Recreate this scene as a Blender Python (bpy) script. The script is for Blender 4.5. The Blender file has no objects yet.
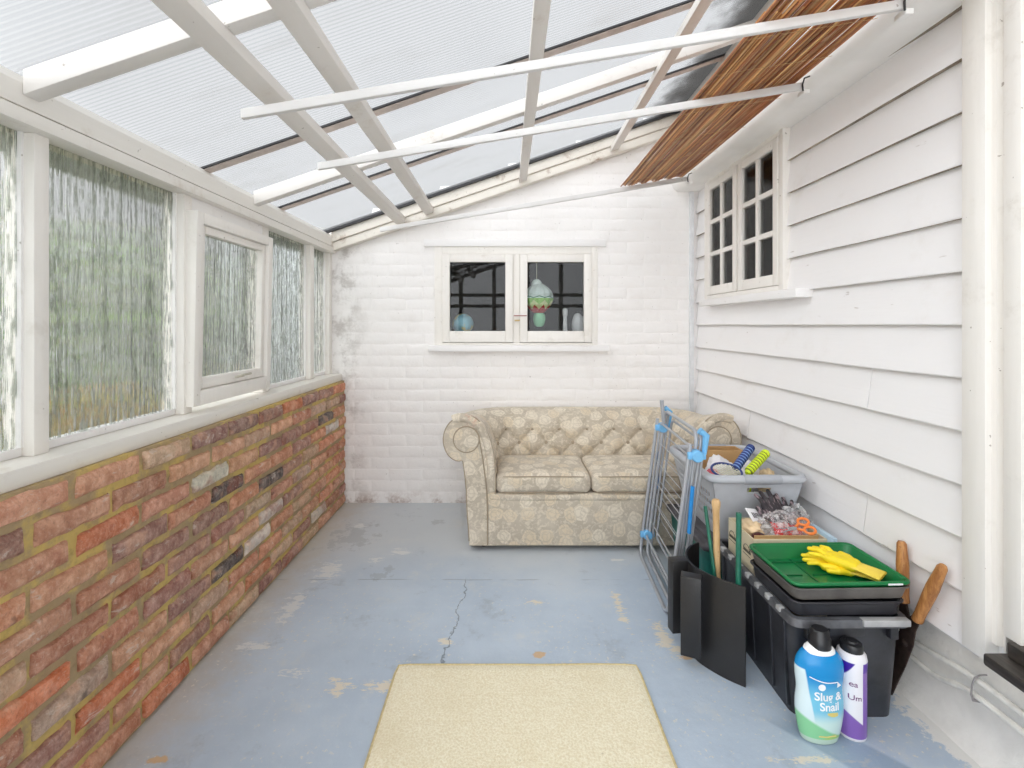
import bpy, bmesh, math, random
from mathutils import Vector, Matrix, Euler, noise as mnoise

random.seed(11)
PI = math.pi
sc = bpy.context.scene
COL = sc.collection

# ------------------------------------------------------------------ helpers
def wloc(o):
    v = Vector((0, 0, 0))
    while o is not None:
        v = v + o.location
        o = o.parent
    return v

def obj(name, bm, mats, parent=None, smooth=0.7, label=None):
    """links the bmesh (built in world metres) as ONE mesh object"""
    if not isinstance(mats, (list, tuple)):
        mats = [mats]
    me = bpy.data.meshes.new(name)
    if parent is not None:
        off = wloc(parent)
        bmesh.ops.translate(bm, verts=bm.verts, vec=-off)
    bm.normal_update()
    bm.to_mesh(me)
    bm.free()
    for m in mats:
        me.materials.append(m)
    if smooth:
        me.shade_smooth()
        me.set_sharp_from_angle(angle=smooth)
    o = bpy.data.objects.new(name, me)
    COL.objects.link(o)
    if parent is not None:
        o.parent = parent
    if label:
        o['label'] = label
    return o

def tag(o, label, cat, group=None, kind=None):
    o['label'] = label
    o['category'] = cat
    if group:
        o['group'] = group
    if kind:
        o['kind'] = kind
    return o

def thing(name, label, cat, loc, group=None):
    o = bpy.data.objects.new(name, None)
    o.empty_display_size = 0.05
    COL.objects.link(o)
    o.location = loc
    return tag(o, label, cat, group)

def struct(name, bm, mats, parent=None, smooth=0.7):
    o = obj(name, bm, mats, parent, smooth)
    o['kind'] = 'structure'
    return o

def struct_root(name, loc=(0, 0, 0)):
    o = bpy.data.objects.new(name, None)
    COL.objects.link(o)
    o.location = loc
    o['kind'] = 'structure'
    return o

def B():
    return bmesh.new()

def box(bm, x0, x1, y0, y1, z0, z1, bev=0.0, seg=2, mi=0, M=None):
    t = bmesh.new()
    v = [t.verts.new(p) for p in ((x0, y0, z0), (x1, y0, z0), (x1, y1, z0), (x0, y1, z0),
                                  (x0, y0, z1), (x1, y0, z1), (x1, y1, z1), (x0, y1, z1))]
    for f in ((0, 3, 2, 1), (4, 5, 6, 7), (0, 1, 5, 4), (1, 2, 6, 5), (2, 3, 7, 6), (3, 0, 4, 7)):
        t.faces.new([v[i] for i in f])
    if bev > 0:
        bmesh.ops.bevel(t, geom=t.edges[:], offset=bev, segments=seg, affect='EDGES', profile=0.5)
    merge(bm, t, M, mi)

def merge(bm, t, M=None, mi=0):
    t.verts.index_update()
    vs = []
    for v in t.verts:
        vs.append(bm.verts.new(M @ v.co if M is not None else v.co))
    for f in t.faces:
        try:
            nf = bm.faces.new([vs[v.index] for v in f.verts])
            nf.material_index = mi if mi is not None else f.material_index
        except ValueError:
            pass
    t.free()

def prism(bm, pts, a0, a1, axis='y', mi=0, bev=0.0, M=None):
    """pts: 2-D outline, extruded from a0 to a1 along axis"""
    t = bmesh.new()
    def mk(p, a):
        if axis == 'y':
            return (p[0], a, p[1])
        if axis == 'x':
            return (a, p[0], p[1])
        return (p[0], p[1], a)
    A = [t.verts.new(mk(p, a0)) for p in pts]
    Bv = [t.verts.new(mk(p, a1)) for p in pts]
    n = len(pts)
    t.faces.new(A)
    t.faces.new(Bv[::-1])
    for i in range(n):
        t.faces.new((A[i], Bv[i], Bv[(i + 1) % n], A[(i + 1) % n]))
    bmesh.ops.recalc_face_normals(t, faces=t.faces[:])
    if bev:
        bmesh.ops.bevel(t, geom=t.edges[:], offset=bev, segments=2, affect='EDGES', profile=0.5)
    merge(bm, t, M, mi)

def tube(bm, pts, r, seg=10, closed=False, mi=0, flat=1.0):
    """round bar along pts; r is a number or one per point"""
    pts = [Vector(p) for p in pts]
    n = len(pts)
    rs = r if isinstance(r, (list, tuple)) else [r] * n
    rings = []
    up = None
    for i, p in enumerate(pts):
        if closed:
            d = (pts[(i + 1) % n] - pts[i - 1])
        else:
            d = pts[min(i + 1, n - 1)] - pts[max(i - 1, 0)]
        if d.length < 1e-9:
            d = Vector((0, 0, 1))
        d.normalize()
        if up is None:
            up = d.orthogonal().normalized()
        up = (up - d * up.dot(d))
        if up.length < 1e-6:
            up = d.orthogonal()
        up.normalize()
        w = d.cross(up)
        ring = []
        for k in range(seg):
            a = 2 * PI * k / seg
            ring.append(bm.verts.new(p + up * (math.cos(a) * rs[i]) + w * (math.sin(a) * rs[i] * flat)))
        rings.append(ring)
    m = n if closed else n - 1
    for i in range(m):
        a, b = rings[i], rings[(i + 1) % n]
        for k in range(seg):
            f = bm.faces.new((a[k], a[(k + 1) % seg], b[(k + 1) % seg], b[k]))
            f.material_index = mi
    if not closed:
        f = bm.faces.new(rings[0][::-1]); f.material_index = mi
        f = bm.faces.new(rings[-1]); f.material_index = mi

def lathe(bm, prof, o, d, seg=20, mi=0, sx=1.0, sy=1.0, xdir=None):
    """prof: (radius, height) list turned round direction d from origin o"""
    o = Vector(o); d = Vector(d).normalized()
    u = Vector(xdir) if xdir is not None else d.orthogonal()
    u = (u - d * u.dot(d)).normalized()
    w = d.cross(u)
    rings = []
    for (r, h) in prof:
        if r < 1e-6:
            rings.append([bm.verts.new(o + d * h)])
        else:
            rings.append([bm.verts.new(o + d * h + u * (math.cos(2 * PI * k / seg) * r * sx) + w * (math.sin(2 * PI * k / seg) * r * sy)) for k in range(seg)])
    for i in range(len(rings) - 1):
        a, b = rings[i], rings[i + 1]
        for k in range(seg):
            k2 = (k + 1) % seg
            if len(a) == 1 and len(b) == 1:
                continue
            if len(a) == 1:
                f = bm.faces.new((a[0], b[k2], b[k]))
            elif len(b) == 1:
                f = bm.faces.new((a[k], a[k2], b[0]))
            else:
                f = bm.faces.new((a[k], a[k2], b[k2], b[k]))
            f.material_index = mi
    if len(rings[0]) > 1:
        f = bm.faces.new(rings[0][::-1]); f.material_index = mi
    if len(rings[-1]) > 1:
        f = bm.faces.new(rings[-1]); f.material_index = mi

def ball(bm, c, r, sub=3, sc3=(1, 1, 1), mi=0, M=None):
    t = bmesh.new()
    bmesh.ops.create_icosphere(t, subdivisions=sub, radius=1.0)
    for v in t.verts:
        v.co = Vector((v.co.x * r * sc3[0], v.co.y * r * sc3[1], v.co.z * r * sc3[2]))
    Mt = Matrix.Translation(c) @ (M if M is not None else Matrix())
    merge(bm, t, Mt, mi)

def rbox(bm, x0, x1, y0, y1, z0, z1, r, bulge=0.0, n=14, mi=0, nz=0.0):
    """soft cushion-like block"""
    t = bmesh.new()
    bmesh.ops.create_cube(t, size=2.0)
    bmesh.ops.subdivide_edges(t, edges=t.edges[:], cuts=n, use_grid_fill=True)
    c = Vector(((x0 + x1) / 2, (y0 + y1) / 2, (z0 + z1) / 2))
    h = Vector(((x1 - x0) / 2, (y1 - y0) / 2, (z1 - z0) / 2))
    for v in t.verts:
        q = v.co.copy()
        p = Vector((q.x * h.x, q.y * h.y, q.z * h.z))
        inn = Vector((max(-h.x + r, min(h.x - r, p.x)), max(-h.y + r, min(h.y - r, p.y)), max(-h.z + r, min(h.z - r, p.z))))
        dd = p - inn
        if dd.length > 1e-7:
            p = inn + dd.normalized() * r
        if bulge:
            p.z += (1 if q.z > 0 else -0.25) * abs(q.z) * bulge * (1 - q.x ** 4) * (1 - q.y ** 4)
            p.y += q.y * abs(q.y) * bulge * 0.5 * (1 - q.x ** 2) * (1 - q.z ** 2)
        if nz:
            p += mnoise.noise_vector((p + c) * 9.0) * nz
        v.co = p + c
    merge(bm, t, None, mi)

def uvbox(bm, s=1.0):
    uv = bm.loops.layers.uv.verify()
    bm.normal_update()
    for f in bm.faces:
        n = f.normal
        ax = max(range(3), key=lambda i: abs(n[i]))
        for l in f.loops:
            c = l.vert.co
            if ax == 0:
                l[uv].uv = (c.y * s + 0.37, c.z * s)
            elif ax == 1:
                l[uv].uv = (c.x * s, c.z * s)
            else:
                l[uv].uv = (c.x * s, c.y * s + 0.61)

def rot_about(p, ang, axis):
    return Matrix.Translation(p) @ Matrix.Rotation(ang, 4, axis) @ Matrix.Translation(-Vector(p))

def rounded(pts, r, n=6, closed=True):
    """3-D polyline with rounded corners"""
    pts = [Vector(p) for p in pts]
    out = []
    m = len(pts)
    for i, p in enumerate(pts):
        if not closed and i in (0, m - 1):
            out.append(p); continue
        a = (pts[i - 1] - p); b = (pts[(i + 1) % m] - p)
        rr = min(r, a.length * 0.49, b.length * 0.49)
        a.normalize(); b.normalize()
        A = p + a * rr; C = p + b * rr
        for k in range(n + 1):
            t = k / n
            out.append(A * (1 - t) ** 2 + p * 2 * t * (1 - t) + C * t ** 2)
    return out

# ------------------------------------------------------------------ materials
class NT:
    def __init__(s, name):
        s.m = bpy.data.materials.new(name)
        s.m.use_nodes = True
        s.t = s.m.node_tree
        s.t.nodes.clear()
        s.out = s.t.nodes.new('ShaderNodeOutputMaterial')
    def n(s, typ, **kw):
        nd = s.t.nodes.new('ShaderNode' + typ)
        for k, v in kw.items():
            setattr(nd, k, v)
        return nd
    def l(s, a, b):
        s.t.links.new(a, b)
    def val(s, sock, v):
        if hasattr(v, 'is_output') or isinstance(v, bpy.types.NodeSocket):
            s.l(v, sock)
        else:
            sock.default_value = v
    def math(s, op, a, b=None, c=None, clamp=False):
        nd = s.n('Math', operation=op)
        nd.use_clamp = clamp
        s.val(nd.inputs[0], a)
        if b is not None:
            s.val(nd.inputs[1], b)
        if c is not None:
            s.val(nd.inputs[2], c)
        return nd.outputs[0]
    def mix(s, f, a, b, mode='MIX'):
        nd = s.n('Mix', data_type='RGBA')
        nd.blend_type = mode
        nd.clamp_factor = True
        s.val(nd.inputs[0], f)
        s.val(nd.inputs[6], a if not isinstance(a, tuple) else (*a, 1)[:4])
        s.val(nd.inputs[7], b if not isinstance(b, tuple) else (*b, 1)[:4])
        return nd.outputs[2]
    def ramp(s, f, lo, hi):
        nd = s.n('MapRange')
        nd.interpolation_type = 'SMOOTHSTEP'
        nd.clamp = True
        s.val(nd.inputs[0], f)
        nd.inputs[1].default_value = lo
        nd.inputs[2].default_value = hi
        return nd.outputs[0]
    def coord(s, which='Object', scale=None):
        c = s.n('TexCoord').outputs[which]
        if scale is not None:
            mp = s.n('Mapping')
            mp.inputs['Scale'].default_value = scale
            s.l(c, mp.inputs[0])
            c = mp.outputs[0]
        return c
    def noise(s, co, scale, detail=3, rough=0.55, dist=0.0, out='Fac'):
        nd = s.n('TexNoise')
        nd.inputs['Scale'].default_value = scale
        nd.inputs['Detail'].default_value = detail
        nd.inputs['Roughness'].default_value = rough
        nd.inputs['Distortion'].default_value = dist
        s.l(co, nd.inputs['Vector'])
        return nd.outputs[out]
    def bump(s, h, strength, dist=0.01):
        nd = s.n('Bump')
        nd.inputs['Strength'].default_value = strength
        nd.inputs['Distance'].default_value = dist
        s.l(h, nd.inputs['Height'])
        return nd.outputs[0]
    def bsdf(s, color, rough=0.6, metal=0.0, normal=None, **kw):
        nd = s.n('BsdfPrincipled')
        s.val(nd.inputs['Base Color'], color if not isinstance(color, tuple) else (*color, 1)[:4])
        s.val(nd.inputs['Roughness'], rough)
        s.val(nd.inputs['Metallic'], metal)
        if normal is not None:
            s.l(normal, nd.inputs['Normal'])
        for k, v in kw.items():
            s.val(nd.inputs[k.replace('_', ' ')], v)
        return nd.outputs[0]
    def done(s, sh):
        s.l(sh, s.out.inputs[0])
        return s.m

def srgb(r, g, b):
    f = lambda c: (c / 255 / 12.92) if c / 255 <= 0.04045 else ((c / 255 + 0.055) / 1.055) ** 2.4
    return (f(r), f(g), f(b))

def plain(name, c, rough=0.5, metal=0.0, var=0.06, sc_=18.0, bump=0.0, bsc=60.0, **kw):
    t = NT(name)
    co = t.coord()
    nz = t.noise(co, sc_, 4)
    k = t.ramp(nz, 0.3, 0.7)
    dark = tuple(x * (1 - var) for x in c)
    lite = tuple(min(1, x * (1 + var)) for x in c)
    col = t.mix(k, dark, lite)
    nm = t.bump(t.noise(co, bsc, 3), bump, 0.004) if bump else None
    return t.done(t.bsdf(col, rough, metal, nm, **kw))

def painted(name, c, stain=(0.42, 0.36, 0.28), amount=0.25, rough=0.45, grain=(3, 40, 40), bump=0.15):
    """old brushed gloss paint on timber with faint dirty marks"""
    t = NT(name)
    co = t.coord()
    g = t.noise(t.coord('Object', grain), 1.5, 4, 0.6)
    st = t.ramp(t.noise(co, 7, 6, 0.7), 0.56, 0.78)
    col = t.mix(t.math('MULTIPLY', st, amount), c, stain)
    col = t.mix(t.math('MULTIPLY', t.ramp(g, 0.35, 0.7), 0.08), col, (c[0] * 0.75, c[1] * 0.73, c[2] * 0.7))
    fl = t.ramp(t.noise(co, 55, 2, 0.5), 0.735, 0.76)
    col = t.mix(t.math('MULTIPLY', fl, 0.6), col, (0.22, 0.17, 0.12))
    return t.done(t.bsdf(col, rough, 0, t.bump(g, bump, 0.004)))

WHITE = srgb(240, 238, 237)
M = {}
M['paint'] = painted('white_gloss_paint', WHITE)
M['paint_y'] = painted('white_timber_paint', WHITE, grain=(40, 3, 40))
M['paint_z'] = painted('white_post_paint', srgb(238, 234, 228), grain=(40, 40, 3), amount=0.3)
M['beam'] = painted('aged_beam_paint', srgb(225, 221, 216), stain=srgb(176, 156, 134), amount=0.5, grain=(3, 40, 40))
M['beam_y'] = painted('aged_purlin_paint', srgb(225, 220, 214), stain=srgb(176, 156, 134), amount=0.45, grain=(40, 3, 40))
M['plate'] = painted('wall_plate_paint', srgb(234, 230, 223), stain=srgb(186, 168, 148), amount=0.5, grain=(40, 3, 40))
M['ledger'] = painted('stained_ledger_paint', srgb(226, 220, 210), stain=srgb(136, 100, 68), amount=0.95, grain=(3, 40, 40))
M['batten'] = painted('batten_paint', srgb(224, 222, 220), amount=0.12, grain=(3, 60, 60))

def m_siding():
    t = NT('weatherboard_paint')
    co = t.coord()
    g = t.noise(t.coord('Object', (40, 2.2, 30)), 1.2, 5, 0.65)
    st = t.ramp(t.noise(co, 3.2, 6, 0.7), 0.55, 0.8)
    c = srgb(242, 240, 240)
    col = t.mix(t.math('MULTIPLY', st, 0.3), c, srgb(208, 199, 186))
    fl = t.ramp(t.noise(t.coord('Object', (30, 6, 26)), 1.6, 3, 0.5), 0.72, 0.76)
    col = t.mix(t.math('MULTIPLY', fl, 0.4), col, srgb(140, 122, 104))
    nm = t.bump(g, 0.25, 0.004)
    return t.done(t.bsdf(col, 0.5, 0, nm))
M['siding'] = m_siding()
M['grime_shade'] = plain('grimy_shadow_line', srgb(150, 138, 122), 0.8, 0, 0.3, 14)  # grime colour on board undersides that also paints in darker shadow lines

def m_backwall():
    t = NT('whitewashed_brick')
    co = t.coord()
    st = t.ramp(t.noise(co, 3.0, 6, 0.7), 0.52, 0.8)
    c = srgb(242, 239, 237)
    col = t.mix(t.math('MULTIPLY', st, 0.3), c, srgb(205, 196, 188))
    sep = t.n('SeparateXYZ'); t.l(co, sep.inputs[0])
    # damp left corner and the dirty foot of the wall
    nz = t.noise(co, 9, 5, 0.7)
    foot = t.math('MULTIPLY', t.ramp(sep.outputs[2], 0.10, 0.0), t.ramp(nz, 0.42, 0.62))
    col = t.mix(t.math('MULTIPLY', foot, 0.75), col, srgb(150, 120, 104))
    left = t.math('MULTIPLY', t.ramp(sep.outputs[0], -0.86, -1.1), t.ramp(nz, 0.44, 0.68))
    col = t.mix(t.math('MULTIPLY', left, 0.55), col, srgb(150, 140, 132))
    sp = t.ramp(t.noise(co, 70, 2), 0.73, 0.76)
    col = t.mix(t.math('MULTIPLY', sp, 0.5), col, srgb(120, 105, 95))
    nm = t.bump(t.noise(co, 45, 5, 0.65), 0.35, 0.006)
    return t.done(t.bsdf(col, 0.6, 0, nm))
M['backwall'] = m_backwall()

def m_brick():
    t = NT('old_stock_brick')
    co = t.coord()
    at = t.n('Attribute', attribute_name='tint')
    base = at.outputs['Color']
    n1 = t.noise(co, 26, 5, 0.7)
    col = t.mix(t.ramp(n1, 0.35, 0.72), t.mix(0.36, base, (0.09, 0.055, 0.04)), t.mix(0.32, base, (0.80, 0.62, 0.50)))
    n5 = t.noise(co, 10, 3, 0.6)
    col = t.mix(t.math('MULTIPLY', t.ramp(n5, 0.52, 0.68), 0.5), col, srgb(226, 178, 148))
    col = t.mix(t.math('MULTIPLY', t.ramp(n5, 0.46, 0.32), 0.45), col, srgb(160, 88, 66))
    n2 = t.noise(t.coord('Object', (1, 1.0, 2.4)), 14, 5, 0.7, 0.6)
    white = t.math('MULTIPLY', t.ramp(n2, 0.59, 0.66), 0.5)
    n4 = t.noise(t.coord('Object', (1, 1.6, 1)), 85, 4, 0.7)
    col = t.mix(t.math('MULTIPLY', t.ramp(n4, 0.5, 0.7), 0.4), col, t.mix(0.5, col, (0.9, 0.76, 0.64)))
    col = t.mix(t.math('MULTIPLY', t.ramp(n4, 0.46, 0.3), 0.4), col, t.mix(0.7, col, (0.06, 0.035, 0.03)))
    col = t.mix(white, col, srgb(220, 206, 192))
    soot = t.ramp(t.noise(co, 11, 4, 0.6), 0.68, 0.76)
    col = t.mix(t.math('MULTIPLY', soot, 0.55), col, (0.03, 0.027, 0.027))
    sp = t.ramp(t.noise(co, 120, 2), 0.68, 0.74)
    col = t.mix(t.math('MULTIPLY', sp, 0.35), col, (0.75, 0.62, 0.5))
    h = t.math('ADD', t.noise(co, 70, 4, 0.7), t.math('MULTIPLY', t.noise(co, 22, 3), 0.8))
    return t.done(t.bsdf(col, 0.85, 0, t.bump(h, 0.9, 0.008)))
M['brick'] = m_brick()

def m_mortar():
    t = NT('lime_mortar_with_moss')
    co = t.coord()
    n1 = t.noise(co, 5.5, 5, 0.65)
    col = t.mix(t.ramp(n1, 0.45, 0.58), srgb(172, 150, 116), srgb(204, 178, 108))
    n2 = t.noise(co, 40, 4, 0.7)
    col = t.mix(t.math('MULTIPLY', t.ramp(n2, 0.5, 0.75), 0.4), col, srgb(122, 104, 70))
    return t.done(t.bsdf(col, 0.95, 0, t.bump(n2, 0.8, 0.006)))
M['mortar'] = m_mortar()

def m_floor():
    t = NT('worn_blue_floor_paint')
    co = t.coord()
    sep = t.n('SeparateXYZ'); t.l(co, sep.inputs[0])
    X, Y = sep.outputs[0], sep.outputs[1]
    big = t.noise(co, 1.3, 4, 0.6)
    col = t.mix(t.ramp(big, 0.35, 0.68), srgb(178, 192, 208), srgb(196, 209, 223))
    fine = t.noise(co, 28, 6, 0.75)
    col = t.mix(t.math('MULTIPLY', t.ramp(fine, 0.45, 0.75), 0.25), col, srgb(206, 216, 226))
    # greyer paint at the far end, lightened to stand in for missing light
    far = t.math('MULTIPLY', t.ramp(t.math('ADD', Y, t.math('MULTIPLY', big, 0.9)), 2.55, 3.15), 0.8)
    col = t.mix(far, col, srgb(202, 205, 207))
    edge = t.noise(co, 11, 6, 0.72)
    edge2 = t.noise(t.coord('Object', (1, 2.4, 1)), 16, 6, 0.75)
    def blob(x, y, rx, ry, nzs=edge, amp=3.2):
        dx = t.math('DIVIDE', t.math('SUBTRACT', X, x), rx)
        dy = t.math('DIVIDE', t.math('SUBTRACT', Y, y), ry)
        d = t.math('SQRT', t.math('ADD', t.math('MULTIPLY', dx, dx), t.math('MULTIPLY', dy, dy)))
        k = t.math('ADD', t.math('SUBTRACT', 1.0, d), t.math('MULTIPLY', t.math('SUBTRACT', nzs, 0.56), amp))
        return t.ramp(k, 0.08, 0.3)
    def blobs(lst, nzs, amp):
        r = None
        for b in lst:
            k = blob(*b, nzs, amp)
            r = k if r is None else t.math('MAXIMUM', r, k)
        return r
    # sandy dust along the foot of the brick wall
    dust = t.math('MULTIPLY', t.ramp(t.math('ADD', X, t.math('MULTIPLY', edge, 0.30)), -0.66, -0.98), 0.7)
    col = t.mix(dust, col, srgb(190, 178, 158))
    mot = t.noise(co, 4.2, 6, 0.75)
    col = t.mix(t.math('MULTIPLY', t.ramp(mot, 0.54, 0.72), 0.45), col, srgb(214, 214, 210))
    col = t.mix(t.math('MULTIPLY', t.ramp(mot, 0.44, 0.30), 0.35), col, srgb(140, 146, 152))
    dark = blobs([(-0.57, 2.33, 0.10, 0.08), (-0.42, 2.93, 0.05, 0.06), (-0.85, 2.75, 0.16, 0.25)], edge, 5.5)
    col = t.mix(t.math('MULTIPLY', dark, 0.26), col, srgb(122, 124, 122))
    wh = blobs([(-0.90, 2.06, 0.055, 0.15), (-0.92, 1.80, 0.10, 0.035), (-0.86, 2.36, 0.09, 0.12), (-0.72, 1.66, 0.06, 0.03), (-0.55, 2.55, 0.07, 0.05), (-0.86, 2.88, 0.06, 0.05),
                (-0.66, 2.47, 0.05, 0.04), (0.55, 2.46, 0.07, 0.018)], edge2, 4.5)
    col = t.mix(t.math('MULTIPLY', wh, 0.72), col, srgb(226, 226, 224))
    cream = blobs([(0.59, 1.85, 0.045, 0.13), (0.62, 1.78, 0.05, 0.05), (-0.545, 1.60, 0.06, 0.05), (-0.23, 1.83, 0.035, 0.028), (0.47, 2.05, 0.03, 0.16), (-0.40, 1.60, 0.08, 0.04),
                   (1.0, 1.28, 0.10, 0.04), (0.85, 1.33, 0.16, 0.02), (1.2, 1.25, 0.04, 0.03), (0.12, 2.08, 0.05, 0.025)], edge2, 5.0)
    col = t.mix(t.math('MULTIPLY', cream, 0.8), col, srgb(230, 218, 196))
    tan_ = blobs([(0.115, 1.755, 0.03, 0.022), (0.195, 1.70, 0.03, 0.014), (-0.945, 1.33, 0.045, 0.018), (0.64, 1.74, 0.03, 0.02), (1.22, 1.26, 0.03, 0.03)], edge, 2.6)
    col = t.mix(t.math('MULTIPLY', tan_, 0.85), col, srgb(210, 174, 128))
    chips = t.ramp(t.noise(co, 55, 4, 0.65), 0.60, 0.65)
    near = t.math('MULTIPLY', t.ramp(Y, 2.5, 1.9), t.ramp(t.noise(co, 3.1, 2), 0.36, 0.6))
    col = t.mix(t.math('MULTIPLY', t.math('MULTIPLY', chips, near), 0.8), col, srgb(224, 218, 206))
    # wide brush stroke of darker blue by the door and white wash splashed along the plinth
    stroke = t.ramp(t.math('ABSOLUTE', t.math('SUBTRACT', t.math('SUBTRACT', X, t.math('MULTIPLY', Y, -0.9)), 2.17)), 0.09, 0.07)
    stroke = t.math('MULTIPLY', stroke, t.ramp(Y, 1.5, 1.42))
    col = t.mix(t.math('MULTIPLY', stroke, 0.6), col, srgb(128, 148, 172))
    wash = t.ramp(t.math('ADD', X, t.math('MULTIPLY', t.math('SUBTRACT', edge, 0.5), 0.2)), 1.215, 1.23)
    col = t.mix(wash, col, srgb(232, 230, 226))
    # hairline crack and the faint day joint
    nzx = t.noise(co, 5.0, 4, 0.7)
    cx = t.math('ADD', -0.205, t.math('MULTIPLY', t.math('SUBTRACT', nzx, 0.5), 0.15))
    cx = t.math('ADD', cx, t.math('MULTIPLY', t.math('SUBTRACT', Y, 1.98), 0.08))
    cw = t.ramp(t.math('ABSOLUTE', t.math('SUBTRACT', X, cx)), 0.0042, 0.001)
    cw = t.math('MULTIPLY', cw, t.math('MULTIPLY', t.ramp(Y, 2.3, 2.24), t.ramp(Y, 1.66, 1.7)))
    col = t.mix(t.math('MULTIPLY', cw, 0.62), col, srgb(78, 82, 88))
    jy = t.math('ADD', 2.27, t.math('MULTIPLY', t.math('SUBTRACT', nzx, 0.5), 0.02))
    jw = t.ramp(t.math('ABSOLUTE', t.math('SUBTRACT', Y, jy)), 0.006, 0.001)
    jw = t.math('MULTIPLY', jw, t.ramp(t.noise(co, 6, 2), 0.45, 0.6))
    col = t.mix(t.math('MULTIPLY', jw, 0.45), col, srgb(110, 118, 126))
    rough = t.math('ADD', 0.42, t.math('MULTIPLY', fine, 0.35))
    return t.done(t.bsdf(col, rough, 0, t.bump(t.math('ADD', t.math('MULTIPLY', edge, 1.2), fine), 0.22, 0.006)))
M['floor'] = m_floor()

def m_roof():
    t = NT('twin_wall_polycarbonate')
    co = t.coord()
    sep = t.n('SeparateXYZ'); t.l(co, sep.inputs[0])
    w = t.math('SINE', t.math('MULTIPLY', sep.outputs[1], 2 * PI / 0.0155))
    rib = t.ramp(w, 0.25, 0.95)
    dirt = t.ramp(t.noise(t.coord('Object', (1.0, 3.5, 1.0)), 2.2, 6, 0.7), 0.5, 0.78)
    col = t.mix(t.math('MULTIPLY', rib, 0.30), (0.95, 0.95, 0.95), (0.62, 0.63, 0.65))
    col = t.mix(t.math('MULTIPLY', dirt, 0.14), col, (0.55, 0.52, 0.46))
    leaf = t.math('MULTIPLY', t.ramp(t.math('ADD', sep.outputs[0], t.math('MULTIPLY', t.noise(co, 5, 5, 0.7), 0.5)), 1.1, 1.32), 0.75)
    col = t.mix(leaf, col, (0.16, 0.15, 0.14))
    sp = t.ramp(t.noise(t.coord('Object', (14, 40, 14)), 1.0, 2), 0.76, 0.79)
    col = t.mix(t.math('MULTIPLY', sp, 0.5), col, (0.4, 0.38, 0.36))
    tr = t.n('BsdfTransparent'); t.l(col, tr.inputs[0])
    tl = t.n('BsdfTranslucent'); t.l(col, tl.inputs[0])
    mx = t.n('MixShader'); mx.inputs[0].default_value = 0.17
    t.l(tr.outputs[0], mx.inputs[1]); t.l(tl.outputs[0], mx.inputs[2])
    gl = t.n('BsdfGlossy'); gl.inputs['Roughness'].default_value = 0.25
    m2 = t.n('MixShader'); m2.inputs[0].default_value = 0.04
    t.l(mx.outputs[0], m2.inputs[1]); t.l(gl.outputs[0], m2.inputs[2])
    return t.done(m2.outputs[0])
M['roof'] = m_roof()

def m_rain():
    t = NT('rain_streak_glass')
    n1 = t.noise(t.coord('Object', (1, 80, 1.3)), 1.0, 3, 0.6, 0.0)
    n2 = t.noise(t.coord('Object', (1, 170, 14)), 1.0, 2, 0.5, 0.3)
    h = t.math('ADD', n1, t.math('MULTIPLY', n2, 0.35))
    nm = t.bump(h, 0.8, 0.03)
    k = t.ramp(t.math('ADD', t.math('MULTIPLY', n1, 0.5), t.math('MULTIPLY', n2, 0.9)), 0.715, 0.80)
    g = t.n('BsdfRefraction'); g.inputs['Roughness'].default_value = 0.045; g.inputs['IOR'].default_value = 1.06
    t.l(t.mix(k, (1.0, 1.0, 0.99), (0.54, 0.56, 0.50)), g.inputs[0]); t.l(nm, g.inputs['Normal'])
    tl = t.n('BsdfTranslucent'); tl.inputs[0].default_value = (0.92, 0.94, 0.94, 1)
    m1 = t.n('MixShader'); t.l(t.math('ADD', 0.04, t.math('MULTIPLY', t.ramp(n2, 0.5, 0.66), 0.20)), m1.inputs[0])
    t.l(g.outputs[0], m1.inputs[1]); t.l(tl.outputs[0], m1.inputs[2])
    gl = t.n('BsdfGlossy'); gl.inputs['Roughness'].default_value = 0.12; t.l(nm, gl.inputs['Normal'])
    m2 = t.n('MixShader'); m2.inputs[0].default_value = 0.06
    t.l(m1.outputs[0], m2.inputs[1]); t.l(gl.outputs[0], m2.inputs[2])
    return t.done(m2.outputs[0])
M['rain'] = m_rain()

def m_glass(name, tint=(0.97, 0.98, 0.98), ior=1.33):
    t = NT(name)
    fr = t.n('Fresnel'); fr.inputs[0].default_value = ior
    tr = t.n('BsdfTransparent'); tr.inputs[0].default_value = (*tint, 1)
    gl = t.n('BsdfGlossy'); gl.inputs['Roughness'].default_value = 0.0
    mx = t.n('MixShader')
    t.l(t.math('MULTIPLY', fr.outputs[0], 1.0, clamp=True), mx.inputs[0])
    t.l(tr.outputs[0], mx.inputs[1]); t.l(gl.outputs[0], mx.inputs[2])
    return t.done(mx.outputs[0])
M['glass'] = m_glass('window_glass')

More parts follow.
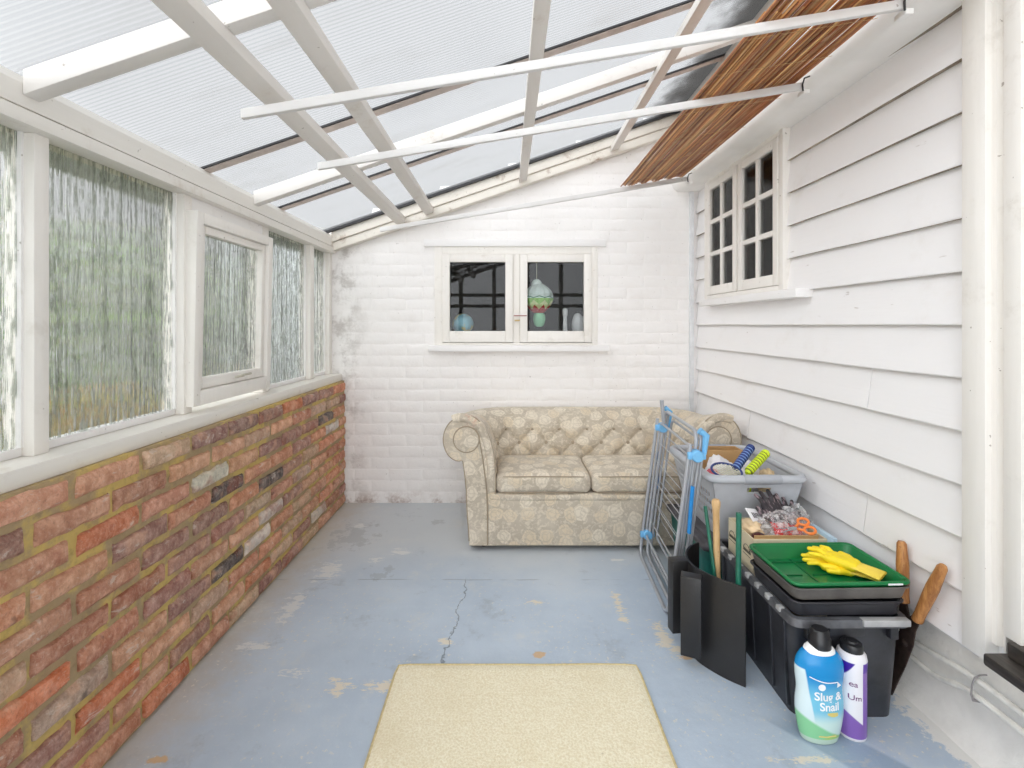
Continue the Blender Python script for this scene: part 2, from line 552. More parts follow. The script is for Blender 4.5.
def m_clear(name, c=(0.97, 0.97, 0.98), white=0.48):
    t = NT(name)
    co = t.coord()
    tr = t.n('BsdfTransparent'); tr.inputs[0].default_value = (*c, 1)
    df = t.n('BsdfTranslucent'); df.inputs[0].default_value = (0.93, 0.93, 0.93, 1)
    d2 = t.n('BsdfDiffuse'); d2.inputs[0].default_value = (0.9, 0.9, 0.9, 1)
    ad = t.n('MixShader'); ad.inputs[0].default_value = 0.5
    t.l(df.outputs[0], ad.inputs[1]); t.l(d2.outputs[0], ad.inputs[2])
    gl = t.n('BsdfGlossy'); gl.inputs['Roughness'].default_value = 0.1
    nm = t.bump(t.noise(co, 40, 2, 0.5), 0.5, 0.01)
    t.l(nm, gl.inputs['Normal'])
    k = t.math('MULTIPLY', t.ramp(t.noise(co, 35, 5, 0.7), 0.4, 0.65), white * 2, clamp=True)
    m1 = t.n('MixShader'); t.l(k, m1.inputs[0])
    t.l(tr.outputs[0], m1.inputs[1]); t.l(ad.outputs[0], m1.inputs[2])
    m2 = t.n('MixShader'); m2.inputs[0].default_value = 0.08
    t.l(m1.outputs[0], m2.inputs[1]); t.l(gl.outputs[0], m2.inputs[2])
    return t.done(m2.outputs[0])
M['bag'] = m_clear('clear_polythene')

def m_reed():
    t = NT('brown_reed')
    at = t.n('Attribute', attribute_name='tint')
    g = t.noise(t.coord('Object', (60, 3, 60)), 1.5, 4, 0.6)
    col = t.mix(t.ramp(g, 0.35, 0.7), t.mix(0.35, at.outputs['Color'], (0.06, 0.03, 0.015)), at.outputs['Color'])
    nodes = t.ramp(t.noise(t.coord('Object', (70, 9, 70)), 1.0, 1), 0.66, 0.7)
    col = t.mix(t.math('MULTIPLY', nodes, 0.5), col, (0.62, 0.42, 0.24))
    return t.done(t.bsdf(col, 0.42))
M['reed'] = m_reed()

def m_fabric(name='floral_upholstery'):
    t = NT(name)
    uv = t.coord('UV')
    dn = t.noise(uv, 13, 3, 0.6, 0, 'Color')
    off = t.n('VectorMath', operation='SCALE'); t.l(dn, off.inputs[0]); off.inputs[3].default_value = 0.05
    co = t.n('VectorMath', operation='ADD'); t.l(uv, co.inputs[0]); t.l(off.outputs[0], co.inputs[1])
    c = co.outputs[0]
    base = srgb(184, 172, 154)
    lite = srgb(222, 211, 192)
    gold = srgb(214, 198, 172)
    # flower heads
    v = t.n('TexVoronoi', voronoi_dimensions='2D'); v.inputs['Scale'].default_value = 10.5; v.inputs['Randomness'].default_value = 0.75
    t.l(c, v.inputs['Vector'])
    d = v.outputs['Distance']
    head = t.ramp(d, 0.40, 0.36)
    ring = t.ramp(t.math('ABSOLUTE', t.math('SUBTRACT', d, 0.24)), 0.05, 0.02)
    v2 = t.n('TexVoronoi', voronoi_dimensions='2D', feature='DISTANCE_TO_EDGE'); v2.inputs['Scale'].default_value = 34
    t.l(c, v2.inputs['Vector'])
    petal = t.ramp(v2.outputs['Distance'], 0.0, 0.13)
    pick = t.n('SeparateColor'); t.l(v.outputs['Color'], pick.inputs[0])
    flower = t.mix(t.ramp(pick.outputs[0], 0.45, 0.55), lite, gold)
    col = t.mix(t.math('MULTIPLY', head, t.math('ADD', 0.35, t.math('MULTIPLY', petal, 0.55))), base, flower)
    col = t.mix(t.math('MULTIPLY', t.math('MULTIPLY', ring, head), 0.45), col, base)
    # trailing stems and leaves between the flowers
    n3 = t.noise(c, 20, 3, 0.55)
    stem = t.ramp(t.math('ABSOLUTE', t.math('SUBTRACT', n3, 0.5)), 0.022, 0.008)
    col = t.mix(t.math('MULTIPLY', stem, 0.4), col, lite)
    lf = t.ramp(t.noise(c, 42, 2, 0.5), 0.56, 0.6)
    col = t.mix(t.math('MULTIPLY', t.math('MULTIPLY', lf, t.ramp(d, 0.36, 0.42)), 0.5), col, lite)
    # worn, paler bloom and a weave
    wear = t.ramp(t.noise(uv, 5, 4, 0.6), 0.4, 0.75)
    col = t.mix(t.math('MULTIPLY', wear, 0.42), col, srgb(224, 213, 196))
    oc = t.coord()
    dv = t.n('VectorMath', operation='DISTANCE'); t.l(oc, dv.inputs[0]); dv.inputs[1].default_value = (-0.615, -0.262, 0.70)
    st = t.math('MULTIPLY', t.ramp(dv.outputs['Value'], 0.085, 0.02), t.ramp(t.noise(oc, 45, 4, 0.7), 0.46, 0.62))
    col = t.mix(t.math('MULTIPLY', st, 0.5), col, srgb(188, 104, 92))
    weave = t.noise(uv, 420, 2)
    return t.done(t.bsdf(col, 0.9, 0, t.bump(weave, 0.25, 0.002), Sheen_Weight=0.15))
M['fabric'] = m_fabric()
M['piping'] = plain('upholstery_piping', srgb(160, 146, 126), 0.9)

M['metal'] = plain('grey_coated_steel', srgb(172, 175, 181), 0.32, 0.2, 0.05)
M['wire'] = plain('white_coated_wire', srgb(186, 188, 192), 0.35, 0.3, 0.05)
M['blue'] = plain('blue_plastic', srgb(120, 186, 232), 0.4, 0, 0.05)
M['blue2'] = plain('bright_blue_plastic', srgb(40, 140, 214), 0.4, 0, 0.05)
M['black'] = plain('black_painted_board', srgb(38, 37, 38), 0.42, 0, 0.15, 10, 0.15, 90)
M['crate'] = plain('scuffed_black_plastic', srgb(50, 51, 56), 0.38, 0, 0.3, 14, 0.12, 60)
M['crate_rim'] = plain('dusty_black_plastic_rim', srgb(88, 89, 93), 0.4, 0, 0.3, 22, 0.12, 60)
M['rim_scuff'] = plain('worn_grey_plastic', srgb(172, 172, 172), 0.4, 0, 0.12)
M['tray_black'] = plain('black_seed_tray_plastic', srgb(46, 46, 51), 0.35, 0, 0.25, 14)
M['tray_grey'] = plain('dusty_grey_tray_plastic', srgb(104, 100, 96), 0.45, 0, 0.3, 9)
M['tray_green'] = plain('green_tray_plastic', srgb(16, 118, 64), 0.32, 0, 0.1, 12)
M['tray_green_dark'] = plain('green_tray_plastic_ridge', srgb(10, 96, 54), 0.35, 0, 0.1, 12)
M['teal'] = plain('dark_green_tub_plastic', srgb(20, 96, 88), 0.4, 0, 0.25, 10)
M['tub_lid'] = plain('grey_tub_lid_plastic', srgb(78, 76, 80), 0.45, 0, 0.2)
M['pole_green'] = plain('green_coated_pole', srgb(32, 104, 84), 0.45, 0, 0.25, 26, 0.2, 120)
M['trough'] = plain('dark_green_trough_plastic', srgb(44, 58, 56), 0.45, 0, 0.2)
M['basket'] = plain('pale_grey_basket_plastic', srgb(186, 189, 195), 0.4, 0, 0.05)
M['basket_grip'] = plain('grey_basket_grip', srgb(170, 173, 180), 0.45, 0, 0.06)
M['card'] = plain('cream_cardboard', srgb(222, 210, 180), 0.85, 0, 0.05, 8)
M['card_in'] = plain('brown_cardboard', srgb(190, 152, 104), 0.85, 0, 0.07, 8)
M['ink'] = plain('black_ink', srgb(52, 48, 46), 0.7)
M['yellow'] = plain('yellow_rubber', srgb(250, 222, 36), 0.55, 0, 0.05, 30, 0.2, 80)
M['yellow_cuff'] = plain('washed_out_yellow_rubber', srgb(250, 218, 84), 0.6, 0, 0.08, 20)
M['wood_handle'] = None
def m_wood(name, a, b, grain=(50, 50, 5)):
    t = NT(name)
    g = t.noise(t.coord('Object', grain), 1.4, 5, 0.65, 0.4)
    col = t.mix(t.ramp(g, 0.32, 0.7), a, b)
    sp = t.ramp(t.noise(t.coord(), 90, 3), 0.62, 0.7)
    col = t.mix(t.math('MULTIPLY', sp, 0.4), col, tuple(x * 0.45 for x in a))
    return t.done(t.bsdf(col, 0.5, 0, t.bump(g, 0.2, 0.003)))
M['wood_handle'] = m_wood('varnished_ash_handle', srgb(146, 92, 46), srgb(196, 140, 82))
M['wood_pale'] = m_wood('pale_ash_handle', srgb(190, 150, 100), srgb(216, 182, 134))
M['rust'] = plain('rusty_dark_steel', srgb(70, 56, 50), 0.6, 0.5, 0.35, 30, 0.3, 90)
M['dark_sill'] = m_wood('weathered_black_timber', srgb(40, 36, 34), srgb(84, 78, 72), (40, 4, 40))
M['rug'] = None
def m_rug():
    t = NT('cream_pile_rug')
    co = t.coord()
    n1 = t.noise(co, 160, 3, 0.7)
    n2 = t.noise(co, 6, 4, 0.6)
    col = t.mix(t.ramp(n1, 0.3, 0.72), srgb(232, 219, 184), srgb(253, 246, 222))
    col = t.mix(t.math('MULTIPLY', t.ramp(n2, 0.45, 0.75), 0.3), col, srgb(222, 206, 166))
    sp = t.ramp(t.noise(co, 45, 3), 0.72, 0.76)
    col = t.mix(t.math('MULTIPLY', sp, 0.3), col, srgb(150, 128, 84))
    return t.done(t.bsdf(col, 0.98, 0, t.bump(n1, 0.45, 0.008), Sheen_Weight=0.2))
M['rug'] = m_rug()
M['rug_edge'] = plain('rug_binding', srgb(206, 190, 146), 0.95, 0, 0.12, 90, 0.4, 200)
M['btl_blue'] = None
def m_bottle_blue():
    """printed sleeve: blue shoulder, pale middle, green foot"""
    t = NT('blue_printed_bottle')
    co = t.coord()
    sep = t.n('SeparateXYZ'); t.l(co, sep.inputs[0])
    x, z = sep.outputs[0], sep.outputs[2]
    col = t.mix(t.ramp(z, 0.2, 0.12), srgb(22, 140, 206), srgb(120, 196, 224))
    pale = t.ramp(z, 0.105, 0.06)
    col = t.mix(pale, col, srgb(206, 232, 226))
    side = t.ramp(t.math('ADD', x, t.math('MULTIPLY', z, 0.16)), -0.018, -0.022)
    col = t.mix(t.math('MULTIPLY', side, t.ramp(z, 0.212, 0.208)), col, srgb(216, 234, 238))
    grn = t.ramp(t.math('ADD', z, t.math('MULTIPLY', x, 0.55)), 0.052, 0.042)
    col = t.mix(grn, col, srgb(140, 208, 156))
    yel = t.ramp(t.math('SUBTRACT', z, t.math('MULTIPLY', x, 0.5)), 0.026, 0.02)
    col = t.mix(t.math('MULTIPLY', yel, grn), col, srgb(166, 206, 120))
    foot = t.ramp(z, 0.02, 0.016)
    col = t.mix(foot, col, srgb(190, 212, 196))
    return t.done(t.bsdf(col, 0.25))
M['btl_blue'] = m_bottle_blue()
def m_bottle_purple():
    t = NT('purple_printed_bottle')
    sep = t.n('SeparateXYZ'); t.l(t.coord(), sep.inputs[0])
    x, z = sep.outputs[0], sep.outputs[2]
    wh = srgb(236, 234, 238)
    col = t.mix(t.ramp(x, 0.006, 0.008), wh, srgb(132, 92, 180))
    col = t.mix(t.math('MULTIPLY', t.ramp(x, 0.006, 0.008), t.ramp(z, 0.195, 0.198)), col, srgb(86, 40, 160))
    blob_ = t.math('MULTIPLY', t.ramp(t.math('ADD', x, t.math('MULTIPLY', t.math('SUBTRACT', 0.225, z), 0.5)), -0.012, -0.015), t.ramp(z, 0.165, 0.17))
    col = t.mix(blob_, col, srgb(58, 22, 150))
    low = t.ramp(t.math('ADD', z, t.math('MULTIPLY', x, 0.8)), 0.06, 0.055)
    col = t.mix(low, col, srgb(132, 96, 176))
    col = t.mix(t.ramp(z, 0.222, 0.224), col, wh)
    col = t.mix(t.ramp(z, 0.012, 0.010), col, wh)
    return t.done(t.bsdf(col, 0.3))
M['btl_purple'] = m_bottle_purple()
M['cap'] = plain('black_cap_plastic', srgb(30, 30, 33), 0.3, 0, 0.1)
M['lbl_white'] = plain('white_print', srgb(245, 245, 245), 0.4)
M['lbl_green'] = plain('green_print', srgb(120, 200, 140), 0.4)
M['lbl_yellow'] = plain('yellow_print', srgb(226, 208, 120), 0.4)
M['lbl_pink'] = plain('plum_print', srgb(120, 70, 120), 0.4)
M['bar_pink'] = plain('brown_glazing_bar', srgb(196, 182, 174), 0.5, 0, 0.12)
M['gasket'] = plain('black_rubber_gasket', srgb(44, 44, 46), 0.6)
M['gutter'] = plain('grey_gutter_plastic', srgb(160, 168, 156), 0.5)
M['conduit'] = plain('white_conduit_plastic', srgb(222, 224, 226), 0.4)
M['pipe'] = plain('painted_copper_pipe', srgb(234, 231, 224), 0.45, 0, 0.08, 30)
M['clip'] = plain('grey_pipe_clip', srgb(150, 146, 146), 0.5)
M['plaster'] = plain('rough_white_render', srgb(236, 233, 228), 0.75, 0, 0.06, 12, 0.9, 38)
M['bulkhead'] = plain('white_painted_bulkhead', srgb(243, 241, 238), 0.5, 0, 0.04, 6, 0.15, 14)
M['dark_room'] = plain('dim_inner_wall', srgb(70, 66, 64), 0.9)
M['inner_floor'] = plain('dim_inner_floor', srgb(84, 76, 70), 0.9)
M['leaf'] = None
def m_leaf():
    t = NT('hedge_leaves')
    at = t.n('Attribute', attribute_name='tint')
    return t.done(t.bsdf(at.outputs['Color'], 0.6))
M['leaf'] = m_leaf()
M['soil'] = plain('garden_soil_and_grass', srgb(120, 118, 72), 0.95, 0, 0.3, 6)
M['straw'] = plain('dry_yellow_stems', srgb(206, 176, 88), 0.9, 0, 0.3, 12)
M['fence'] = plain('grey_fence_boards', srgb(150, 150, 146), 0.8, 0, 0.15, 8)
M['shed'] = plain('pale_shed_boards', srgb(232, 238, 242), 0.7, 0, 0.05, 5)
M['catch'] = plain('dull_red_metal', srgb(150, 84, 80), 0.5)
M['brass'] = plain('brass_latch', srgb(206, 184, 130), 0.4, 0.6)
M['handle_grey'] = plain('casement_handle', srgb(190, 184, 170), 0.4, 0.5)
M['red'] = plain('red_knit_cuff', srgb(214, 40, 46), 0.8, 0, 0.1)
M['glove_dark'] = None
def m_glove_dark():
    t = NT('dark_grip_glove')
    w = t.noise(t.coord('Object', (60, 6, 20)), 1.6, 3, 0.6)
    col = t.mix(t.ramp(w, 0.5, 0.6), srgb(54, 48, 52), srgb(150, 130, 134))
    return t.done(t.bsdf(col, 0.6))
M['glove_dark'] = m_glove_dark()
M['orange'] = plain('orange_plastic', srgb(240, 134, 62), 0.35)
M['steel'] = plain('bright_steel', srgb(190, 194, 198), 0.25, 0.9)
M['maroon'] = plain('dark_red_plastic', srgb(74, 18, 24), 0.2)
M['paper'] = plain('white_paper_packet', srgb(238, 236, 238), 0.6, 0, 0.05)
M['paper_ink'] = plain('grey_print', srgb(90, 88, 92), 0.6)
M['pale_blue'] = plain('pale_blue_plastic', srgb(188, 214, 232), 0.4)
M['beige'] = plain('beige_leather', srgb(222, 196, 158), 0.75, 0, 0.1)
M['navy'] = plain('navy_grip', srgb(40, 62, 128), 0.5, 0, 0.1)
M['navy_ring'] = plain('pale_blue_grip_ring', srgb(130, 160, 210), 0.5)
M['lime'] = plain('lime_grip', srgb(208, 226, 40), 0.5, 0, 0.06)
M['lime_dark'] = plain('olive_grip_groove', srgb(96, 110, 30), 0.6)
M['string'] = plain('pale_racket_string', srgb(226, 224, 200), 0.5)
M['cloth_white'] = plain('white_cotton', srgb(240, 236, 238), 0.9, 0, 0.05, 30, 0.4, 60)
M['cloth_pink'] = plain('pink_print', srgb(226, 110, 120), 0.9)
M['globe_sea'] = None
def m_globe():
    t = NT('globe_map')
    co = t.coord()
    n = t.noise(co, 14, 4, 0.6)
    col = t.mix(t.ramp(n, 0.53, 0.56), srgb(140, 190, 204), srgb(206, 194, 130))
    return t.done(t.bsdf(col, 0.4))
M['globe_sea'] = m_globe()
def m_balloon():
    t = NT('paper_lantern_stripes')
    co = t.coord()
    sep = t.n('SeparateXYZ'); t.l(co, sep.inputs[0])
    x, y, z = sep.outputs
    a = t.math('ARCTAN2', y, x)
    tri = t.math('PINGPONG', t.math('MULTIPLY', a, 8 / PI), 1.0)
    zz = t.math('SUBTRACT', z, t.math('MULTIPLY', tri, 0.03))
    col = t.mix(t.ramp(z, -0.012, -0.006), srgb(150, 206, 96), srgb(232, 246, 240))
    col = t.mix(t.ramp(zz, -0.050, -0.056), col, srgb(226, 236, 170))
    col = t.mix(t.ramp(t.math('ADD', zz, 0.0), -0.082, -0.088), col, srgb(206, 52, 44))
    zig = t.ramp(t.math('ABSOLUTE', t.math('SUBTRACT', t.math('ADD', z, t.math('MULTIPLY', tri, 0.012)), 0.004)), 0.004, 0.002)
    col = t.mix(zig, col, srgb(60, 140, 100))
    b = t.bsdf(col, 0.7)
    tl = t.n('BsdfTranslucent'); t.l(col, tl.inputs[0])
    mx = t.n('MixShader'); mx.inputs[0].default_value = 0.12
    t.l(b, mx.inputs[1]); t.l(tl.outputs[0], mx.inputs[2])
    return t.done(mx.outputs[0])
M['balloon'] = m_balloon()
M['balloon_basket'] = plain('green_paper_basket', srgb(150, 212, 170), 0.7)
M['balloon_top'] = plain('white_paper_crown', srgb(226, 238, 232), 0.7)
M['candle'] = plain('white_wax', srgb(206, 206, 206), 0.5)

# ------------------------------------------------------------------ sizes of the place (metres)
H = 1.18                                  # camera height
WL, WR, WB = -1.07, 1.25, 3.25            # brick face, weatherboard edge, back wall
REAR = -1.1
TAN = 0.343
ANG = math.atan(TAN)
roofz = lambda x: 2.186 + TAN * x         # underside of the sheets
# ------------------------------------------------------------------ floor
bm = B(); box(bm, -1.3, 1.34, REAR - 0.15, 3.4, -0.12, 0.0)
struct('floor', bm, M['floor'])

# ------------------------------------------------------------------ brick relief
def brick_wall(bm, u0, u1, z0, rows, pitch_u, pitch_v, gap, prot, place, rough, round_, hole=None, ztop=None, tint=None, off0=0.0, nu=7, nv=4, jitter=0.004):
    lay = bm.verts.layers.float_color.new('tint') if tint else None
    for r in range(rows):
        za = z0 + r * pitch_v + gap / 2
        zb = za + pitch_v - gap
        u = u0 - pitch_u + (r % 2) * pitch_u / 2 + off0
        while u < u1:
            a, b = u + gap / 2 + random.uniform(-jitter, jitter), u + pitch_u - gap / 2 + random.uniform(-jitter, jitter)
            if tint and random.random() < 0.10:
                b = a + (b - a) * 1.0
            u += pitch_u
            spans = [(max(a, u0), min(b, u1))]
            if hole and zb > hole[2] + 0.01 and za < hole[3] - 0.01:
                ns = []
                for (p, q) in spans:
                    if q <= hole[0] or p >= hole[1]:
                        ns.append((p, q))
                    else:
                        if p < hole[0]:
                            ns.append((p, hole[0]))
                        if q > hole[1]:
                            ns.append((hole[1], q))
                spans = ns
            for (p, q) in spans:
                if q - p < 0.012:
                    continue
                if ztop and za > ztop((p + q) / 2):
                    continue
                t = random.uniform(-0.0015, 0.0015)
                dz1, dz2 = random.uniform(-jitter, jitter) * 0.6, random.uniform(-jitter, jitter) * 0.6
                colr = tint(r, p) if tint else None
                grid = []
                seed = random.uniform(0, 90)
                for j in range(nv + 1):
                    row = []
                    for i in range(nu + 1):
                        fu, fv = i / nu, j / nv
                        # denser rows near the arrises
                        fu = 0.5 - 0.5 * math.cos(PI * fu); fv = 0.5 - 0.5 * math.cos(PI * fv)
                        uu = p + (q - p) * fu
                        vv = za + (zb - za) * fv + (dz1 * (1 - fu) + dz2 * fu)
                        e = min((uu - p), (q - uu), (vv - za), (zb - vv))
                        e = max(0.0, e)
                        n = prot * (1 - max(0, 1 - e / round_) ** 2) + t
                        N = mnoise.noise(Vector((uu * 28 + seed, vv * 28, seed)))
                        n += N * rough
                        if e < 0.002 and rough > 0.001:
                            uu += mnoise.noise(Vector((uu * 34, vv * 34, seed + 7))) * 0.007
                            vv += mnoise.noise(Vector((uu * 34, vv * 34, seed + 17))) * 0.0065
                        vert = bm.verts.new(place(uu, vv, n))
                        if lay:
                            vert[lay] = (*colr, 1)
                        row.append(vert)
                    grid.append(row)
                for j in range(nv):
                    for i in range(nu):
                        bm.faces.new((grid[j][i], grid[j][i + 1], grid[j + 1][i + 1], grid[j + 1][i]))
                # skirts into the joint
                ring = grid[0][:] + [g[-1] for g in grid[1:]] + grid[-1][-2::-1] + [g[0] for g in grid[-2:0:-1]]
                back = []
                for vtx in ring:
                    c = vtx.co
                    back.append(None)
                cen_n = -0.012
                vv0 = []
                for vtx in ring:
                    w = bm.verts.new(vtx.co + (place(0, 0, cen_n) - place(0, 0, 0)))
                    if lay:
                        w[lay] = (*colr, 1)
                    vv0.append(w)
                for k in range(len(ring)):
                    k2 = (k + 1) % len(ring)
                    bm.faces.new((ring[k2], ring[k], vv0[k], vv0[k2]))

PAL = [(srgb(214, 140, 102), 7), (srgb(212, 152, 120), 7), (srgb(196, 130, 100), 6), (srgb(172, 122, 106), 4.5), (srgb(222, 160, 124), 6), (srgb(222, 126, 78), 4),
       (srgb(230, 218, 204), 2.0), (srgb(188, 158, 136), 2.5), (srgb(66, 62, 64), 1.3), (srgb(204, 168, 136), 3), (srgb(152, 106, 94), 3.5)]
def brick_tint(r, u):
    cs = PAL
    if r == 10:
        cs = PAL + [(srgb(200, 186, 172), 9), (srgb(150, 110, 100), 6)]
    tot = sum(w for _, w in cs)
    k = random.uniform(0, tot)
    for c, w in cs:
        k -= w
        if k <= 0:
            break
    f = random.uniform(0.92, 1.30)
    return tuple(min(1, x * f * random.uniform(0.95, 1.05)) for x in c)

bm = B()
brick_wall(bm, REAR, WB - 0.005, 0.0, 11, 0.2255, 0.0738, 0.0205, 0.013, lambda u, v, n: Vector((WL - 0.008 + n, u, v)), 0.0036, 0.009, tint=brick_tint, off0=0.06, nu=14, nv=6, jitter=0.006)
wl = struct('wall_left', bm, M['brick'])
bm = B(); box(bm, WL - 0.2, WL - 0.009, REAR, WB, -0.02, 0.812)
obj('mortar', bm, M['mortar'], wl, 0)

# ------------------------------------------------------------------ back wall, painted brick
hole = (-0.48, 0.60, 1.03, 1.70)
bm = B()
brick_wall(bm, -1.10, 1.27, 0.0, 37, 0.2255, 0.0752, 0.0045, 0.0024, lambda u, v, n: Vector((u, WB - n, v)), 0.0012, 0.0055, hole=hole, ztop=lambda x: roofz(x) - 0.03, off0=0.09, nu=7, nv=4, jitter=0.003)
wb = struct('wall_back', bm, M['backwall'])
bm = B()
for (a, b, c, d) in ((-1.3, hole[0], -0.02, 2.65), (hole[1], 1.35, -0.02, 2.65), (hole[0], hole[1], -0.02, hole[2]), (hole[0], hole[1], hole[3], 2.65)):
    prism(bm, [(a, c), (b, c), (b, min(d, roofz(b) + 0.02)), (a, min(d, roofz(a) + 0.02))], WB, WB + 0.2, 'y')
obj('brick_joints', bm, M['backwall'], wb, 0)

# ------------------------------------------------------------------ dwarf wall sill, posts, head and wall plate
bm = B(); box(bm, -1.27, -1.095, REAR, WB, 0.812, 0.858, 0.004)
struct('trim_1', bm, M['plate'])
bm = B(); box(bm, -1.24, -1.13, REAR, WB, 1.653, 1.688, 0.003)
struct('trim_2', bm, M['plate'])
bm = B(); prism(bm, [(-1.25, 1.688), (-1.152, 1.688), (-1.152, 1.694), (-1.138, 1.694), (-1.138, 1.748), (-1.165, 1.778), (-1.25, 1.755)], REAR, WB, 'y')
struct('trim_3', bm, M['plate'])
posts = [(0.62, 0.662), (1.202, 1.243), (1.758, 1.806), (2.332, 2.388), (2.892, 2.950), (3.20, 3.25)]
k = 4
for (a, b) in posts + [(0.05, 0.09), (-0.5, -0.46)]:
    bm = B(); box(bm, -1.235, -1.16, a, b, 0.858, 1.653, 0.003)
    struct('trim_%d' % k, bm, M['paint_z']); k += 1

# the fixed rain-glass lights
panes = [(0.09, 0.62), (0.662, 1.202), (1.243, 1.758), (2.388, 2.892), (2.95, 3.20)]
for i, (a, b) in enumerate(panes):
    w = struct_root('window_%d' % (i + 1), (-1.20, (a + b) / 2, 0.858))
    bm = B()
    box(bm, -1.199, -1.195, a, b, 0.868, 1.653)
    obj('pane', bm, M['rain'], w, 0)
    bm = B()
    box(bm, -1.222, -1.188, a, b, 0.858, 0.880, 0.004)
    box(bm, -1.20, -1.186, a, a + 0.007, 0.88, 1.653)
    box(bm, -1.20, -1.186, b - 0.007, b, 0.88, 1.653)
    obj('bead', bm, M['paint_y'], w)

# opening casement between the two middle posts
w = struct_root('window_6', (-1.12, 2.03, 0.875))
y0, y1 = 1.80, 2.338
bm = B()
box(bm, -1.21, -1.163, y0, y1, 1.58, 1.653, 0.003)
obj('head_board', bm, M['paint_y'], w)
bm = B()
tilt = rot_about((-1.125, 2.0, 1.585), 0.02, 'Y')
fw = 0.052
def frame_y(bm, x0, x1, ya, yb, za, zb, wd, bev=0.003, M=None, wb=None):
    wb = wb or wd
    box(bm, x0, x1, ya, ya + wd, za, zb, bev, M=M)
    box(bm, x0, x1, yb - wd, yb, za, zb, bev, M=M)
    box(bm, x0, x1, ya + wd, yb - wd, za, za + wb, bev, M=M)
    box(bm, x0, x1, ya + wd, yb - wd, zb - wd, zb, bev, M=M)
frame_y(bm, -1.165, -1.118, 1.770, 2.345, 0.882, 1.595, 0.040, M=tilt, wb=0.055)
obj('outer_sash', bm, M['paint_z'], w)
bm = B()
frame_y(bm, -1.172, -1.132, 1.812, 2.303, 0.940, 1.553, 0.030, M=tilt, wb=0.04)
obj('inner_sash', bm, M['paint_z'], w)
bm = B()
box(bm, -1.16, -1.156, 1.835, 2.28, 0.975, 1.53, M=tilt)
obj('pane', bm, M['rain'], w, 0)
bm = B()
box(bm, -1.125, -1.108, 2.02, 2.07, 0.962, 0.97, 0.002)
tube(bm, [(-1.12, 2.045, 0.966), (-1.10, 2.045, 0.972), (-1.098, 2.10, 0.973)], 0.005, 8)
obj('handle', bm, M['handle_grey'], w)

# ------------------------------------------------------------------ roof
ceil = struct_root('ceiling', (0, 0, 0))
bars = [-0.62, 0.01, 0.64, 1.175, 1.90, 2.53, 3.155]
edges = [REAR] + bars
for a, b in zip(edges[:-1], edges[1:]):
    bm = B()
    prism(bm, [(-1.31, roofz(-1.31)), (1.30, roofz(1.30)), (1.30, roofz(1.30) + 0.01), (-1.31, roofz(-1.31) + 0.01)], a + 0.004, b - 0.004, 'y')
    obj('roof_sheet', bm, M['roof'], ceil, 0)
for y in bars[:-1]:
    if y == 1.175:
        continue            # this joint is hidden on top of a rafter
    bm = B()
    prism(bm, [(-1.30, roofz(-1.30) - 0.012), (1.28, roofz(1.28) - 0.012), (1.28, roofz(1.28) - 0.0005), (-1.30, roofz(-1.30) - 0.0005)], y - 0.018, y + 0.022, 'y')
    gb = obj('glazing_bar', bm, M['bar_pink'], ceil, 0)
    bm = B()
    prism(bm, [(-1.30, roofz(-1.30) - 0.008), (1.28, roofz(1.28) - 0.008), (1.28, roofz(1.28) - 0.0005), (-1.30, roofz(-1.30) - 0.0005)], y - 0.027, y - 0.0185, 'y')
    obj('gasket', bm, M['gasket'], gb, 0)
# flashing along the back wall
bm = B()
prism(bm, [(-1.30, roofz(-1.30) - 0.016), (1.28, roofz(1.28) - 0.016), (1.28, roofz(1.28) + 0.012), (-1.30, roofz(-1.30) + 0.012)], 3.148, 3.171, 'y')
obj('flashing', bm, M['gasket'], ceil, 0)

def slope_beam(x0, x1, zlow0, dep, y0, y1, mat, name, bev=0.003):
    """rafter: underside height zlow0 at x = 0, following the roof slope"""
    bm = B()
    zl = lambda x: zlow0 + TAN * x
    prism(bm, [(x0, zl(x0)), (x1, zl(x1)), (x1, zl(x1) + dep), (x0, zl(x0) + dep)], y0, y1, 'y', bev=bev)
    return struct(name, bm, mat)
slope_beam(-1.138, 1.16, 2.111, 0.061, 1.150, 1.194, M['beam'], 'trim_20')
slope_beam(-1.138, 1.16, 2.111, 0.061, 2.198, 2.243, M['beam'], 'trim_21')
slope_beam(-1.138, 1.16, 2.111, 0.061, 0.10, 0.145, M['beam'], 'trim_22')
slope_beam(-1.138, 1.16, 2.111, 0.061, -0.95, -0.905, M['beam'], 'trim_23')
slope_beam(-1.138, 1.16, 2.052, 0.054, 3.186, 3.248, M['ledger'], 'trim_24')
slope_beam(-1.138, 1.16, 2.108, 0.066, 3.172, 3.248, M['ledger'], 'trim_25')
# purlins slung under the rafters, running away from us
kk = 26
for (xa, xb) in ((-0.715, -0.660), (-0.530, -0.478), (0.078, 0.128), (0.672, 0.726)):
    bm = B()
    zl = lambda x: 2.109 - 0.034 + TAN * x
    prism(bm, [(xa, zl(xa)), (xb, zl(xb)), (xb, zl(xb) + 0.034), (xa, zl(xa) + 0.034)], -1.05, 3.185, 'y', bev=0.002)
    struct('trim_%d' % kk, bm, M['beam_y']); kk += 1
# wall plate on the house side, under the sheets
bm = B()
prism(bm, [(1.115, 2.475), (1.16, 2.475), (1.16, roofz(1.16) - 0.002), (1.115, roofz(1.115) - 0.002)], -1.05, 3.19, 'y', bev=0.002)
struct('trim_30', bm, M['beam_y'])

